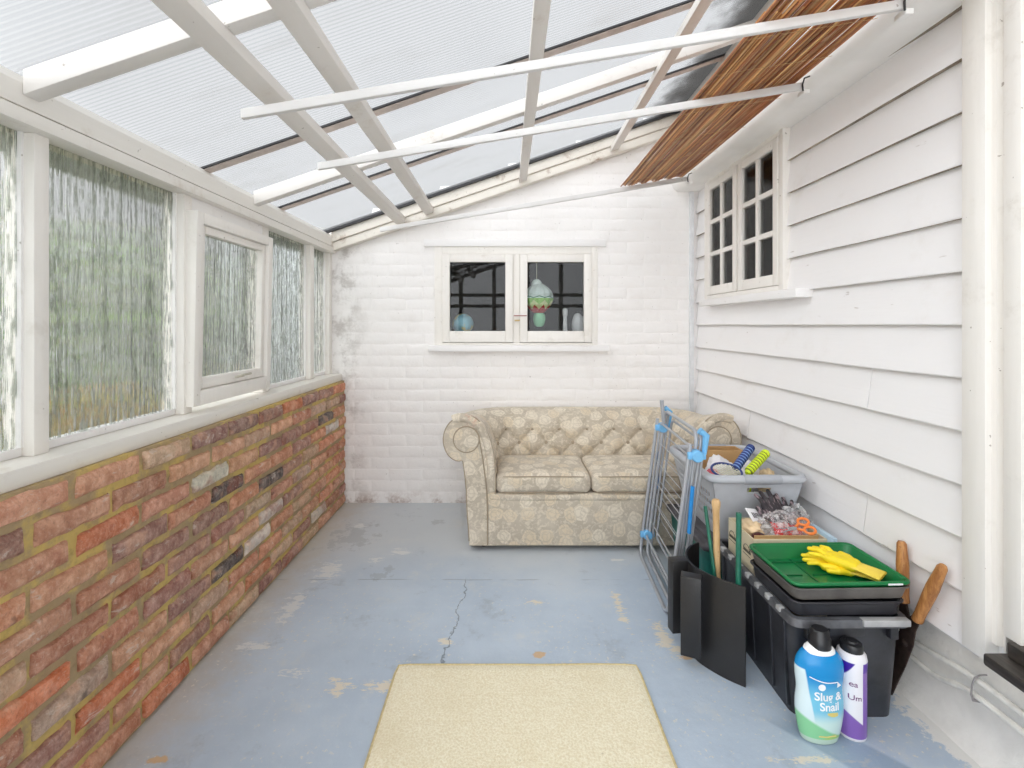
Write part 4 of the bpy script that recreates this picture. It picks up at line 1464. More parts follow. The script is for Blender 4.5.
# ------------------------------------------------------------------ curved black board with two blocks
root = thing('curved_panel', 'black curved board with two upright blocks standing on the floor beside the crate', 'panel', (0.68, 1.74, 0))
cx, cy, R_ = 0.785, 1.775, 0.135
arcp = [(0.752, 1.930), (0.715, 1.905), (0.680, 1.862), (0.661, 1.815), (0.657, 1.765), (0.672, 1.712), (0.700, 1.668), (0.735, 1.628), (0.776, 1.594)]
def smoothline(pts, m=5):
    out = []
    for i in range(len(pts) - 1):
        p0 = pts[max(0, i - 1)]; p1 = pts[i]; p2 = pts[i + 1]; p3 = pts[min(len(pts) - 1, i + 2)]
        for k_ in range(m):
            t = k_ / m
            out.append(tuple(0.5 * ((2 * p1[c]) + (-p0[c] + p2[c]) * t + (2 * p0[c] - 5 * p1[c] + 4 * p2[c] - p3[c]) * t * t + (-p0[c] + 3 * p1[c] - 3 * p2[c] + p3[c]) * t ** 3) for c in (0, 1)))
    out.append(pts[-1])
    return out
sl = smoothline(arcp)
inner = []
for i, p in enumerate(sl):
    a = Vector(sl[max(0, i - 1)]); b = Vector(sl[min(len(sl) - 1, i + 1)])
    dr = (b - a).normalized()
    inner.append((p[0] - dr.y * 0.006, p[1] + dr.x * 0.006))
bm = B(); prism(bm, sl + inner[::-1], 0.0, 0.325, 'z')
obj('curved_board', bm, M['black'], root, 0.6)
for (px, py, ang, za, zb) in ((0.630, 1.800, 0.12, 0.060, 0.322), (0.634, 1.690, -0.42, 0.045, 0.318)):
    bm = B()
    Mx = Matrix.Translation((px, py, 0)) @ Matrix.Rotation(ang, 4, 'Z')
    box(bm, -0.032, 0.034, -0.021, 0.021, za, zb, 0.002, M=Mx)
    obj('block', bm, M['black'], root)

# ------------------------------------------------------------------ tub under the basket
root = thing('storage_tub', 'dark green plastic tub with a grey lid under the laundry basket', 'tub', (1.02, 2.24, 0))
bm = B()
def taper_box(bm, x0, x1, y0, y1, z0, z1, tp, r, th=0.004, floor=True, mi=0, nseg=5):
    """open tray or tub with rounded corners and walls sloping out by tp"""
    def loop(a0, a1, b0, b1, rr):
        out = []
        for (cx, cy, a) in ((a1 - rr, b1 - rr, 0), (a0 + rr, b1 - rr, 90), (a0 + rr, b0 + rr, 180), (a1 - rr, b0 + rr, 270)):
            for i in range(nseg + 1):
                t = math.radians(a + 90 * i / nseg)
                out.append((cx + rr * math.cos(t), cy + rr * math.sin(t)))
        return out
    lo_o = loop(x0 + tp, x1 - tp, y0 + tp, y1 - tp, r)
    hi_o = loop(x0, x1, y0, y1, r)
    lo_i = loop(x0 + tp + th, x1 - tp - th, y0 + tp + th, y1 - tp - th, max(0.002, r - th))
    hi_i = loop(x0 + th, x1 - th, y0 + th, y1 - th, max(0.002, r - th))
    L = []
    for lp, z in ((lo_o, z0), (hi_o, z1), (hi_i, z1), (lo_i, z0 + th)):
        L.append([bm.verts.new((p[0], p[1], z)) for p in lp])
    n_ = len(lo_o)
    for a in range(3):
        for i in range(n_):
            j = (i + 1) % n_
            f = bm.faces.new((L[a][i], L[a][j], L[a + 1][j], L[a + 1][i])); f.material_index = mi
    f = bm.faces.new(L[0][::-1]); f.material_index = mi
    f = bm.faces.new(L[3]); f.material_index = mi
def rim_loop(x0, x1, y0, y1, z, r, n=5):
    return rounded([(x0, y0, z), (x1, y0, z), (x1, y1, z), (x0, y1, z)], r, n, True)
taper_box(bm, 0.812, 1.205, 2.015, 2.465, 0.0, 0.252, 0.022, 0.04)
obj('body', bm, M['teal'], root)
bm = B()
box(bm, 0.802, 1.215, 2.005, 2.475, 0.250, 0.280, 0.010, 3)
box(bm, 0.84, 1.18, 2.05, 2.43, 0.280, 0.286, 0.003)
obj('lid', bm, M['tub_lid'], root)

# ------------------------------------------------------------------ laundry basket
root = thing('laundry_basket', 'pale grey plastic laundry basket heaped with odds and ends on the green tub', 'laundry basket', (1.03, 2.22, 0.287))
bx0, bx1, by0, by1, bz0, bz1 = 0.832, 1.205, 1.985, 2.480, 0.287, 0.556
bm = B()
# side walls with rows of slots: build as a grid of quads with gaps, thickened
def basket_side(bm, A, Bp, C, D, nu, nv, holes, th, inward):
    """A-B bottom edge, D-C top edge"""
    A, Bp, C, D = map(Vector, (A, Bp, C, D))
    inward = Vector(inward) * th
    P = lambda u, v: (A * (1 - u) + Bp * u) * (1 - v) + (D * (1 - u) + C * u) * v
    us = [i / nu for i in range(nu + 1)]; vs = [j / nv for j in range(nv + 1)]
    V1 = {}; V2 = {}
    for i, u in enumerate(us):
        for j, v in enumerate(vs):
            V1[i, j] = bm.verts.new(P(u, v)); V2[i, j] = bm.verts.new(P(u, v) + inward)
    solid = lambda i, j: 0 <= i < nu and 0 <= j < nv and not holes(i, j)
    for i in range(nu):
        for j in range(nv):
            if not solid(i, j):
                continue
            bm.faces.new((V1[i, j], V1[i + 1, j], V1[i + 1, j + 1], V1[i, j + 1]))
            bm.faces.new((V2[i, j + 1], V2[i + 1, j + 1], V2[i + 1, j], V2[i, j]))
            for (di, dj, a, b) in ((-1, 0, (i, j), (i, j + 1)), (1, 0, (i + 1, j + 1), (i + 1, j)), (0, -1, (i + 1, j), (i, j)), (0, 1, (i, j + 1), (i + 1, j + 1))):
                if not solid(i + di, j + dj):
                    bm.faces.new((V1[a], V1[b], V2[b], V2[a]))
tp = 0.055
lo4 = [(bx0 + tp, by0 + tp, bz0), (bx1 - tp, by0 + tp, bz0), (bx1 - tp, by1 - tp, bz0), (bx0 + tp, by1 - tp, bz0)]
hi4 = [(bx0, by0, bz1), (bx1, by0, bz1), (bx1, by1, bz1), (bx0, by1, bz1)]
slot = lambda i, j: (i % 2 == 1 and j in (3, 5, 7, 9) and 2 < i < 30)
front = lambda i, j: (j == 11 and 9 < i < 17)
basket_side(bm, lo4[0], lo4[1], hi4[1], hi4[0], 26, 14, front, 0.003, (0, 1, 0))
basket_side(bm, lo4[1], lo4[2], hi4[2], hi4[1], 34, 14, slot, 0.003, (-1, 0, 0))
basket_side(bm, lo4[2], lo4[3], hi4[3], hi4[2], 26, 14, front, 0.003, (0, -1, 0))
basket_side(bm, lo4[3], lo4[0], hi4[0], hi4[3], 34, 14, slot, 0.003, (1, 0, 0))
box(bm, lo4[0][0], lo4[1][0], lo4[0][1], lo4[2][1], bz0, bz0 + 0.004)
bmesh.ops.remove_doubles(bm, verts=bm.verts, dist=0.0004)
obj('tub', bm, M['basket'], root, 0.6)
bm = B()
tube(bm, rim_loop(bx0 - 0.006, bx1 + 0.006, by0 - 0.006, by1 + 0.006, bz1, 0.05), 0.017, 12, closed=True, flat=0.9)
obj('rim', bm, M['basket'], root, 1.0)
for y in (by0 - 0.006, by1 + 0.006):
    bm = B()
    n_ = 22
    pts = [(0.955 + 0.15 * i / n_, y, bz1) for i in range(n_ + 1)]
    tube(bm, pts, [0.0185 + (0.0012 if i % 2 else 0) for i in range(n_ + 1)], 14)
    obj('grip', bm, M['basket_grip'], root)
# things in the basket
bm = B()
box(bm, 0.91, 1.12, 2.325, 2.33, 0.293, 0.585); box(bm, 0.91, 1.12, 2.33, 2.405, 0.293, 0.298)
box(bm, 0.91, 0.915, 2.33, 2.405, 0.298, 0.585); box(bm, 1.115, 1.12, 2.33, 2.405, 0.298, 0.585); box(bm, 0.91, 1.12, 2.405, 2.41, 0.293, 0.585)
tag(obj('carton', bm, M['card_in'], None, 0), 'brown cardboard carton standing inside the back of the laundry basket', 'box')

def crumple(name, c, s3, mat, lab, cat, amp=0.25, fq=2.2, seed=0, sub=4, group=None):
    bm = B()
    t = bmesh.new()
    bmesh.ops.create_icosphere(t, subdivisions=sub, radius=1.0)
    for v in t.verts:
        d_ = 1 + amp * mnoise.noise(v.co * fq + Vector((seed, seed, seed))) + amp * 0.6 * abs(mnoise.noise(v.co * fq * 2.3 + Vector((seed, 3, 1))))
        v.co = Vector((v.co.x * s3[0] * d_, v.co.y * s3[1] * d_, v.co.z * s3[2] * d_))
    zmin = min(v.co.z for v in t.verts)
    merge(bm, t, Matrix.Translation(c))
    return tag(obj(name, bm, mat, None, 1.2), lab, cat, group)
crumple('cloth_bag', (0.975, 2.235, 0.505), (0.065, 0.065, 0.070), M['cloth_white'], 'white crumpled cotton bag heaped in the laundry basket before the brown carton', 'bag', 0.3, 2.0, 3)
crumple('tea_towel', (0.905, 2.16, 0.495), (0.030, 0.04, 0.050), M['cloth_pink'], 'crumpled pink cloth in the left of the laundry basket', 'cloth', 0.3, 2.2, 8)
crumple('paper_bag', (1.095, 2.23, 0.50), (0.045, 0.065, 0.060), M['paper'], 'white paper bag behind the two racket grips in the basket', 'bag', 0.25, 2.5, 5)
# two rackets with ribbed grips
def racket(gmat, rmat, fmat, base, tip, headc, lab):
    base = Vector(base); tip = Vector(tip)
    d_ = (tip - base).normalized()
    L_ = (tip - base).length
    r0 = thing('racket', lab, 'racket', base, 'two toy rackets in the laundry basket')
    bm = B()
    pr = [(0.0095, -0.012)]
    nr = 9
    for i in range(nr):
        h0 = L_ * i / nr
        pr += [(0.0150, h0 + 0.001), (0.0185, h0 + L_ / nr * 0.3), (0.0185, h0 + L_ / nr * 0.72), (0.0150, h0 + L_ / nr * 0.98)]
    pr += [(0.017, L_ + 0.003), (0.012, L_ + 0.009), (0, L_ + 0.011)]
    lathe(bm, pr, base, d_, 18)
    g_ = obj('grip', bm, gmat, r0, 0.9)
    bm = B()
    for i in range(nr):
        h0 = L_ * i / nr
        lathe(bm, [(0.0153, h0 - 0.0022), (0.0165, h0 - 0.001), (0.0165, h0 + 0.003), (0.0153, h0 + 0.004)], base, d_, 16)
    obj('grip_ring', bm, rmat, g_)
    hc = Vector(headc)
    ax = (hc - base); ax.z *= 1.0
    ax.normalize()
    side = ax.cross(Vector((0.15, -0.3, 1))).normalized()
    a_, b_ = 0.075, 0.055
    bm = B()
    tube(bm, [hc + ax * (a_ * math.cos(t)) + side * (b_ * math.sin(t)) for t in [2 * PI * i / 32 for i in range(32)]], 0.005, 8, closed=True)
    tube(bm, [base, base + ax * 0.02, hc - ax * a_], 0.0075, 8)
    obj('head_frame', bm, fmat, r0)
    bm = B()
    for i in range(-4, 5):
        k_ = i / 5
        q_ = math.sqrt(1 - k_ * k_)
        tube(bm, [hc + ax * (a_ * k_) - side * (b_ * q_), hc + ax * (a_ * k_) + side * (b_ * q_)], 0.0012, 5)
        tube(bm, [hc + side * (b_ * k_) - ax * (a_ * q_), hc + side * (b_ * k_) + ax * (a_ * q_)], 0.0012, 5)
    obj('strings', bm, M['string'], r0)
racket(M['navy'], M['navy_ring'], M['navy'], (0.985, 2.105, 0.568), (1.075, 2.160, 0.640), (0.925, 2.062, 0.566), 'racket with a navy blue ribbed grip lying in the grey basket')
racket(M['lime'], M['lime_dark'], M['lime'], (1.008, 2.045, 0.568), (1.112, 2.105, 0.630), (1.000, 2.066, 0.472), 'racket with a lime yellow ribbed grip lying in the grey basket')
crumple('toy_bundle', (1.125, 2.12, 0.50), (0.032, 0.042, 0.055), M['beige'], 'tan leather pouch at the right of the rackets in the basket', 'pouch', 0.3, 2.2, 15)

# ------------------------------------------------------------------ black crate
CX0, CX1, CY0, CY1, CZ = 0.836, 1.196, 1.437, 1.995, 0.312
root = thing('storage_crate', 'long black plastic crate with a scuffed rim standing on the floor against the boards', 'crate', (1.015, 1.69, 0))
bm = B()
taper_box(bm, CX0 + 0.012, CX1 - 0.012, CY0 + 0.022, CY1 - 0.012, 0.0, CZ - 0.006, 0.016, 0.035, 0.005)
# moulded ribs on the long side and front
for y in (1.50, 1.58, 1.70, 1.82, 1.92):
    box(bm, CX0 + 0.006, CX0 + 0.016, y - 0.004, y + 0.004, 0.02, CZ - 0.03, 0.001, M=rot_about((CX0 + 0.012, 0, CZ), -0.05, 'Y'))
obj('body', bm, M['crate'], root)
bm = B()
# turned-down rim
def rim_strip(bm, x0, x1, y0, y1, r, ztop, drop, wd):
    lo_ = rim_loop(x0, x1, y0, y1, ztop - drop, r)
    hi_ = rim_loop(x0 + 0.004, x1 - 0.004, y0 + 0.004, y1 - 0.004, ztop, r)
    ii = rim_loop(x0 + wd, x1 - wd, y0 + wd, y1 - wd, ztop, max(0.003, r - wd))
    L = [[bm.verts.new(p) for p in lp] for lp in (lo_, hi_, ii)]
    L.append([bm.verts.new(Vector(p) + Vector((0, 0, -0.004))) for p in ii])
    L.append([bm.verts.new(Vector(p) + Vector((0.003 if p[0] < (x0 + x1) / 2 else -0.003, 0, 0))) for p in lo_])
    n_ = len(L[0])
    for a in range(4):
        for i in range(n_):
            j = (i + 1) % n_
            order = (0, 1, 2, 3, 4)
            bm.faces.new((L[a][i], L[a][j], L[a + 1][j], L[a + 1][i]))
    for i in range(n_):
        j = (i + 1) % n_
        bm.faces.new((L[4][i], L[4][j], L[0][j], L[0][i]))
rim_strip(bm, CX0, CX1, CY0, CY1, 0.04, CZ, 0.022, 0.022)
obj('rim', bm, M['crate_rim'], root, 0.6)
for i in range(7):
    y = 1.50 + i * 0.066
    bm = B(); box(bm, CX0 - 0.003, CX0 + 0.016, y, y + 0.022, CZ - 0.012, CZ + 0.003, 0.003)
    obj('rim_lug', bm, M['rim_scuff'], root, label='pale worn lug')
bm = B()
box(bm, 1.045, 1.185, CY0 - 0.003, CY0 + 0.02, CZ - 0.018, CZ + 0.002, 0.004)
obj('handle', bm, M['rim_scuff'], root, label='pale grey worn clip handle')
bm = B()
box(bm, 0.955, 1.06, CY0 + 0.012, CY0 + 0.03, CZ - 0.055, CZ - 0.02, 0.004)
obj('clip_housing', bm, M['crate'], root)
for x in (0.885, 1.13):
    bm = B(); box(bm, x, x + 0.025, CY0 + 0.006, CY0 + 0.03, CZ - 0.06, CZ - 0.02, 0.003)
    obj('rib', bm, M['crate'], root)

# ------------------------------------------------------------------ trays on the crate
def tray(name, lab, x0, x1, y0, y1, z0, z1, mat, tp=0.012, r=0.03, lip=0.008, rot=0.0, ribs=None):
    cen = ((x0 + x1) / 2, (y0 + y1) / 2, z0)
    r0 = thing(name, lab, 'tray', cen, 'seed trays stacked on the crate')
    Mr = rot_about(cen, rot, 'Z')
    def fin(bm):
        bmesh.ops.transform(bm, matrix=Mr, verts=bm.verts)
        return bm
    bm = B(); taper_box(bm, x0 + lip, x1 - lip, y0 + lip, y1 - lip, z0, z1 - 0.002, tp, r, 0.003)
    obj('body', fin(bm), mat, r0)
    bm = B(); tube(bm, rim_loop(x0 + lip * 0.6, x1 - lip * 0.6, y0 + lip * 0.6, y1 - lip * 0.6, z1 - 0.003, r), lip * 0.62, 8, closed=True)
    obj('rim', fin(bm), mat, r0, 1.0)
    return r0, fin
TX0, TX1, TY0, TY1 = 0.844, 1.213, 1.455, 1.728
tray('seed_tray', 'deep black plastic tray lowest in the stack on the crate', TX0 + 0.002, TX1 - 0.022, TY0 - 0.004, TY1 + 0.0, 0.3135, 0.358, M['tray_black'], 0.006, 0.03, 0.006, 0.02)
tray('seed_tray', 'grey dusty tray between the green tray and the black tray', TX0 + 0.003, TX1 - 0.003, TY0 + 0.001, TY1 - 0.001, 0.3595, 0.398, M['tray_grey'], 0.008, 0.026, 0.004, 0.03)
r0, fin = tray('seed_tray', 'bright green plastic tray on top of the stack with yellow gloves in it', TX0, TX1, TY0, TY1, 0.367, 0.412, M['tray_green'], 0.018, 0.026, 0.009, 0.03)
bm = B()
zf = 0.3705
for x in (0.975, 1.105):
    box(bm, x, x + 0.008, TY0 + 0.035, TY1 - 0.035, zf, zf + 0.003, 0.001)
for x in (0.90, 0.99, 1.125):
    for yq in (1.53, 1.585):
        box(bm, x, x + 0.055, yq, yq + 0.006, zf, zf + 0.003, 0.001)
box(bm, TX0 + 0.03, TX1 - 0.03, TY0 + 0.028, TY0 + 0.034, zf, zf + 0.004, 0.001)
box(bm, TX0 + 0.03, TX1 - 0.03, TY1 - 0.06, TY1 - 0.054, zf, zf + 0.004, 0.001)
obj('floor_ridge', fin(bm), M['tray_green_dark'], r0)
bm = B(); box(bm, 1.13, 1.175, TY0 - 0.0014, TY0 - 0.0004, 0.4055, 0.4105)
obj('sticker', fin(bm), M['lbl_white'], r0, label='small pale sticker')

# ------------------------------------------------------------------ rubber gloves in the tray
def glove(name, origin, ang, lab, mat, cuffmat, cat='glove', flip=1, scale=1.0, group=None, curl=0.0, lean=0.0, zs=0.62):
    o = Vector(origin)
    Mx = Matrix.Translation(o) @ Matrix.Rotation(ang, 4, 'Z') @ Matrix.Rotation(lean, 4, 'Y') @ Matrix.Diagonal((scale, scale * flip, scale * zs, 1))
    r0 = thing(name, lab, cat, o, group)
    bm = B()
    def cap_(pts, rs):
        tube(bm, [Mx @ Vector(p) for p in pts], [q * scale for q in rs], 10)
        for p, q in ((pts[0], rs[0]), (pts[-1], rs[-1])):
            ball(bm, Mx @ Vector(p), q * scale, 2)
    # palm and wrist along +x, fingers beyond
    cap_([(0.0, -0.018, 0.016), (0.045, -0.022, 0.017), (0.08, -0.026, 0.016)], [0.019, 0.019, 0.016])
    cap_([(0.0, 0.0, 0.017), (0.045, 0.0, 0.018), (0.085, 0.0, 0.017)], [0.020, 0.020, 0.016])
    cap_([(0.0, 0.018, 0.016), (0.045, 0.022, 0.017), (0.08, 0.026, 0.015)], [0.019, 0.019, 0.015])
    for (yb, ye, ln, ra, cz_) in ((-0.030, -0.048, 0.058, 0.0098, 0.010), (-0.011, -0.016, 0.074, 0.0105, 0.022), (0.010, 0.016, 0.068, 0.0102, 0.014), (0.028, 0.046, 0.052, 0.0092, 0.020)):
        cap_([(0.078, yb, 0.016), (0.078 + ln * 0.45, (yb + ye) / 2, 0.016 + cz_), (0.078 + ln, ye, 0.014 + cz_ * (0.6 - curl))], [ra, ra, ra * 0.82])
    cap_([(0.010, 0.026, 0.016), (0.034, 0.050, 0.020), (0.066, 0.060, 0.018)], [0.013, 0.0115, 0.0095])
    g_ = obj('hand', bm, mat, r0, 1.2)
    md = g_.modifiers.new('Remesh', 'REMESH'); md.mode = 'VOXEL'; md.voxel_size = 0.0028; md.use_smooth_shade = True
    ms = g_.modifiers.new('Smooth', 'SMOOTH'); ms.factor = 0.5; ms.iterations = 5
    bm = B()
    n_ = 28
    rings = []
    for q, (x, wy, hz, zc) in enumerate(((0.012, 0.036, 0.018, 0.018), (-0.02, 0.037, 0.017, 0.017), (-0.055, 0.042, 0.015, 0.016), (-0.088, 0.047, 0.012, 0.014), (-0.090, 0.045, 0.010, 0.014), (-0.05, 0.038, 0.011, 0.015))):
        rings.append([bm.verts.new(Mx @ Vector((x + 0.004 * mnoise.noise(Vector((math.cos(2 * PI * k_ / n_) * 2, math.sin(2 * PI * k_ / n_) * 2, q))), wy * math.cos(2 * PI * k_ / n_) * (1 + 0.05 * mnoise.noise(Vector((k_ * 0.6, q, 1)))), zc + hz * math.sin(2 * PI * k_ / n_) / 1.0))) for k_ in range(n_)])
    for a in range(len(rings) - 1):
        for k_ in range(n_):
            j = (k_ + 1) % n_
            bm.faces.new((rings[a][k_], rings[a][j], rings[a + 1][j], rings[a + 1][k_]))
    bmesh.ops.recalc_face_normals(bm, faces=bm.faces[:])
    obj('cuff', bm, cuffmat, r0, 1.2)
    return r0
glove('rubber_glove', (1.112, 1.590, 0.3785), math.radians(146), 'yellow rubber glove lying palm down on the green tray', M['yellow'], M['yellow_cuff'], scale=0.86, group='yellow rubber gloves in the green tray')
glove('rubber_glove', (1.114, 1.572, 0.401), math.radians(128), 'yellow rubber glove folded over its pair in the green tray', M['yellow'], M['yellow_cuff'], flip=-1, scale=0.84, group='yellow rubber gloves in the green tray', lean=-0.05)

# ------------------------------------------------------------------ cardboard box in the crate with its contents
KX0, KX1, KY0, KY1, KZ0, KZ1 = 0.881, 1.145, 1.752, 1.949, 0.008, 0.414
root = thing('cardboard_box', 'cream cardboard box with black printed marks standing in the back of the black crate', 'box', (1.02, 1.84, KZ0))
bm = B()
box(bm, KX0, KX0 + 0.004, KY0, KY1, KZ0, KZ1); box(bm, KX1 - 0.004, KX1, KY0, KY1, KZ0, KZ1)
box(bm, KX0 + 0.004, KX1 - 0.004, KY0, KY0 + 0.004, KZ0, KZ1); box(bm, KX0 + 0.004, KX1 - 0.004, KY1 - 0.004, KY1, KZ0, KZ1)
box(bm, KX0 + 0.004, KX1 - 0.004, KY0 + 0.004, KY1 - 0.004, KZ0, KZ0 + 0.004)
obj('carton', bm, M['card'], root, 0)
bm = B()
box(bm, KX0 + 0.004, KX1 - 0.03, KY0 + 0.003, KY0 + 0.006, KZ1 - 0.001, KZ1 + 0.012, M=rot_about((1.0, KY0, KZ1), 0.25, 'X'))
obj('flap', bm, M['card_in'], root, 0)
# printed oval marks on the long side (word too worn to read)
for yc in (1.800, 1.915):
    bm = B()
    zc = 0.352
    x = KX0 - 0.0006
    ptsA = [(x, yc + 0.024 * math.cos(a), zc + 0.022 * math.sin(a)) for a in [PI * 0.05 + PI * 0.9 * i / 16 for i in range(17)]]
    tube(bm, ptsA, 0.0010, 5)
    for i in range(7):
        yl = yc + 0.024 - i * 0.008
        tube(bm, [(x, yl, zc - 0.006), (x, yl - 0.002, zc + 0.006)], 0.0011, 5)
        tube(bm, [(x, yl - 0.002, zc + 0.006), (x, yl - 0.005, zc - 0.005)], 0.0010, 5)
    tube(bm, [(x, yc + 0.028, zc - 0.016), (x, yc - 0.028, zc - 0.016)], 0.0010, 5)
    obj('printed_mark', bm, M['ink'], root, label='black printed oval mark')
# contents
def lift(o, dz):
    o.location.z += dz
bm = B()
box(bm, KX0 + 0.01, KX1 - 0.01, KY0 + 0.01, KY1 - 0.01, 0.02, 0.372, 0.01)
tag(obj('packing_sheet', bm, M['beige']), 'pale folded packing sheets filling the cream cardboard box', 'packing', None)
glove('work_glove', (1.030, 1.862, 0.425), math.radians(88), 'dark grip work glove with red cuff lying upon the heap in the cream box', M['glove_dark'], M['red'], scale=0.92, lean=-0.55, group='work gloves in the cream cardboard box', zs=0.7)
glove('work_glove', (1.075, 1.868, 0.412), math.radians(78), 'dark grip work glove tucked behind the other at the right of the cream box', M['glove_dark'], M['red'], flip=-1, scale=0.90, lean=-0.45, group='work gloves in the cream cardboard box', zs=0.7)
crumple('plastic_bag', (1.025, 1.835, 0.418), (0.092, 0.060, 0.050), M['bag'], 'clear crumpled polythene bag over the work gloves in the cream box', 'bag', 0.45, 2.6, 21)
crumple('plastic_bag', (1.11, 1.885, 0.425), (0.045, 0.035, 0.060), M['bag'], 'clear polythene bag standing behind the work gloves in the box', 'bag', 0.45, 2.6, 31)
bm = B(); ball(bm, (0.918, 1.785, 0.402), 0.026, 3, (1.0, 1.1, 0.85))
tag(obj('dark_ball', bm, M['maroon']), 'shiny dark red ball at the near left corner of the cream box', 'ball')
root = thing('seed_packet', 'white printed packet leaning on the gloves in the cream box', 'packet', (0.955, 1.88, 0.43))
Mp = Matrix.Translation((0.955, 1.880, 0.447)) @ Euler((0.75, 0.25, 0.5)).to_matrix().to_4x4()
bm = B(); box(bm, -0.040, 0.040, -0.030, 0.030, -0.002, 0.002, 0.001, M=Mp)
obj('packet', bm, M['paper'], root)
bm = B()
for i in range(4):
    box(bm, -0.022 + i * 0.010, -0.015 + i * 0.010, -0.010, 0.012, 0.002, 0.0026, M=Mp)
obj('print', bm, M['paper_ink'], root, label='grey print')
crumple('beige_glove', (0.922, 1.845, 0.416), (0.030, 0.050, 0.026), M['beige'], 'beige crumpled leather glove at the left edge of the cream box', 'glove', 0.35, 2.3, 41)
# scissors with orange bows
root = thing('scissors', 'scissors with orange plastic bows lying at the near side of the cream box', 'scissors', (1.05, 1.775, 0.44))
Ms = Matrix.Translation((1.060, 1.778, 0.446)) @ Euler((0.55, -0.1, 0.15)).to_matrix().to_4x4()
for sg in (-1, 1):
    bm = B()
    tube(bm, [Ms @ Vector((0.030 + 0.020 * math.cos(a), sg * 0.018 + 0.014 * math.sin(a), 0)) for a in [2 * PI * i / 20 for i in range(20)]], 0.0048, 8, closed=True)
    tube(bm, [Ms @ Vector((0.012, sg * 0.016, 0)), Ms @ Vector((-0.012, sg * 0.004, 0))], [0.005, 0.004], 8)
    obj('bow', bm, M['orange'], root, label='orange plastic bow')
    bm = B()
    prism(bm, [(-0.010, -0.005), (-0.010, 0.005), (-0.085, 0.001)], -0.001 + sg * 0.0012, 0.001 + sg * 0.0012, 'z', M=Ms @ Matrix.Rotation(sg * 0.12, 4, 'Z'))
    obj('blade', bm, M['steel'], root)
bm = B(); box(bm, 1.158, 1.176, 1.755, 1.94, 0.30, 0.415, 0.003, M=rot_about((1.165, 1.85, 0.3), 0.08, 'Y'))
tag(obj('plastic_folder', bm, M['pale_blue']), 'pale blue plastic folder wedged between the cream box and the boards', 'folder')

# ------------------------------------------------------------------ poles and handles between the curved panel and the crate
bm = B(); tube(bm, [(0.772, 1.640, 0.0), (0.774, 1.640, 0.3), (0.776, 1.640, 0.551)], 0.0088, 14)
tag(obj('garden_pole', bm, M['pole_green']), 'stout dark green pole standing upright before the cream box', 'pole', 'green garden poles behind the curved panel')
bm = B(); tube(bm, [(0.748, 1.668, 0.0), (0.735, 1.722, 0.26), (0.722, 1.785, 0.520)], 0.0062, 12)
tag(obj('garden_pole', bm, M['pole_green']), 'thin green stake leaning to the left behind the curved black panel', 'pole', 'green garden poles behind the curved panel')
bm = B()
lathe(bm, [(0.0, 0.0), (0.011, 0.002), (0.012, 0.1), (0.0115, 0.3), (0.0115, 0.50), (0.0125, 0.522), (0.0150, 0.535), (0.0155, 0.548), (0.011, 0.557), (0.0, 0.560)], (0.752, 1.745, 0.0), (-0.01, 0.01, 1), 18)
tag(obj('tool_handle', bm, M['wood_pale']), 'pale wooden tool handle with a rounded knob end beside the cream box', 'tool handle')
bm = B(); taper_box(bm, 0.786, 0.833, 1.690, 1.985, 0.0, 0.110, 0.004, 0.012)
tag(obj('plant_trough', bm, M['trough']), 'small dark green plastic trough on the floor between the black panel and crate', 'trough')

# ------------------------------------------------------------------ bottles
def text_mesh(s_, size, mat, name, M4, parent, extr=0.0004, bold=0.0):
    cu = bpy.data.curves.new('t', 'FONT')
    cu.body = s_
    cu.size = size
    cu.extrude = extr
    cu.offset = bold
    cu.align_x = 'CENTER'
    o = bpy.data.objects.new('t', cu)
    COL.objects.link(o)
    dg = bpy.context.evaluated_depsgraph_get()
    me = bpy.data.meshes.new_from_object(o.evaluated_get(dg))
    bpy.data.objects.remove(o)
    bpy.data.curves.remove(cu)
    bm = B(); bm.from_mesh(me); bpy.data.meshes.remove(me)
    bmesh.ops.transform(bm, matrix=M4, verts=bm.verts)
    return bm
BX, BY = 0.893, 1.403
root = thing('printed_bottle', 'blue and green printed bottle with a black cap on the floor before the crate', 'bottle', (BX, BY, 0))
bm = B()
pr = [(0.042, 0.0), (0.050, 0.002), (0.0535, 0.010), (0.060, 0.035), (0.066, 0.075), (0.0665, 0.11), (0.063, 0.145), (0.0665, 0.18), (0.0675, 0.205), (0.064, 0.225), (0.054, 0.243), (0.040, 0.256)]
lathe(bm, catm(pr, 3), (BX, BY, 0), (0, 0, 1), 40, sx=1.0, sy=0.56, xdir=(1, 0, 0))
obj('body', bm, M['btl_blue'], root, 1.0)
bm = B()
lathe(bm, [(0.044, 0.250), (0.041, 0.258), (0.030, 0.268), (0.027, 0.270)], (BX, BY, 0), (0, 0, 1), 32, sx=1.0, sy=0.66, xdir=(1, 0, 0))
obj('collar', bm, M['lbl_white'], root, 1.0, label='white neck band')
bm = B()
lathe(bm, [(0.030, 0.262), (0.030, 0.285), (0.027, 0.289), (0.025, 0.306), (0.021, 0.312), (0.0, 0.314)], (BX + 0.002, BY, 0), (0, 0, 1), 28, sx=1, sy=0.9, xdir=(1, 0, 0))
obj('cap', bm, M['cap'], root)
fy = BY - 0.0395
def onfront(x, z, tilt=0.0, dy=0.0):
    return Matrix.Translation((BX + x, fy + dy, z)) @ Matrix.Rotation(tilt, 4, 'Y') @ Matrix.Rotation(PI / 2, 4, 'X')
def bodyr(z):
    p = catm(pr, 3)
    for i in range(len(p) - 1):
        if p[i][1] <= z <= p[i + 1][1]:
            t = (z - p[i][1]) / max(1e-6, p[i + 1][1] - p[i][1])
            return p[i][0] + (p[i + 1][0] - p[i][0]) * t
    return 0.06
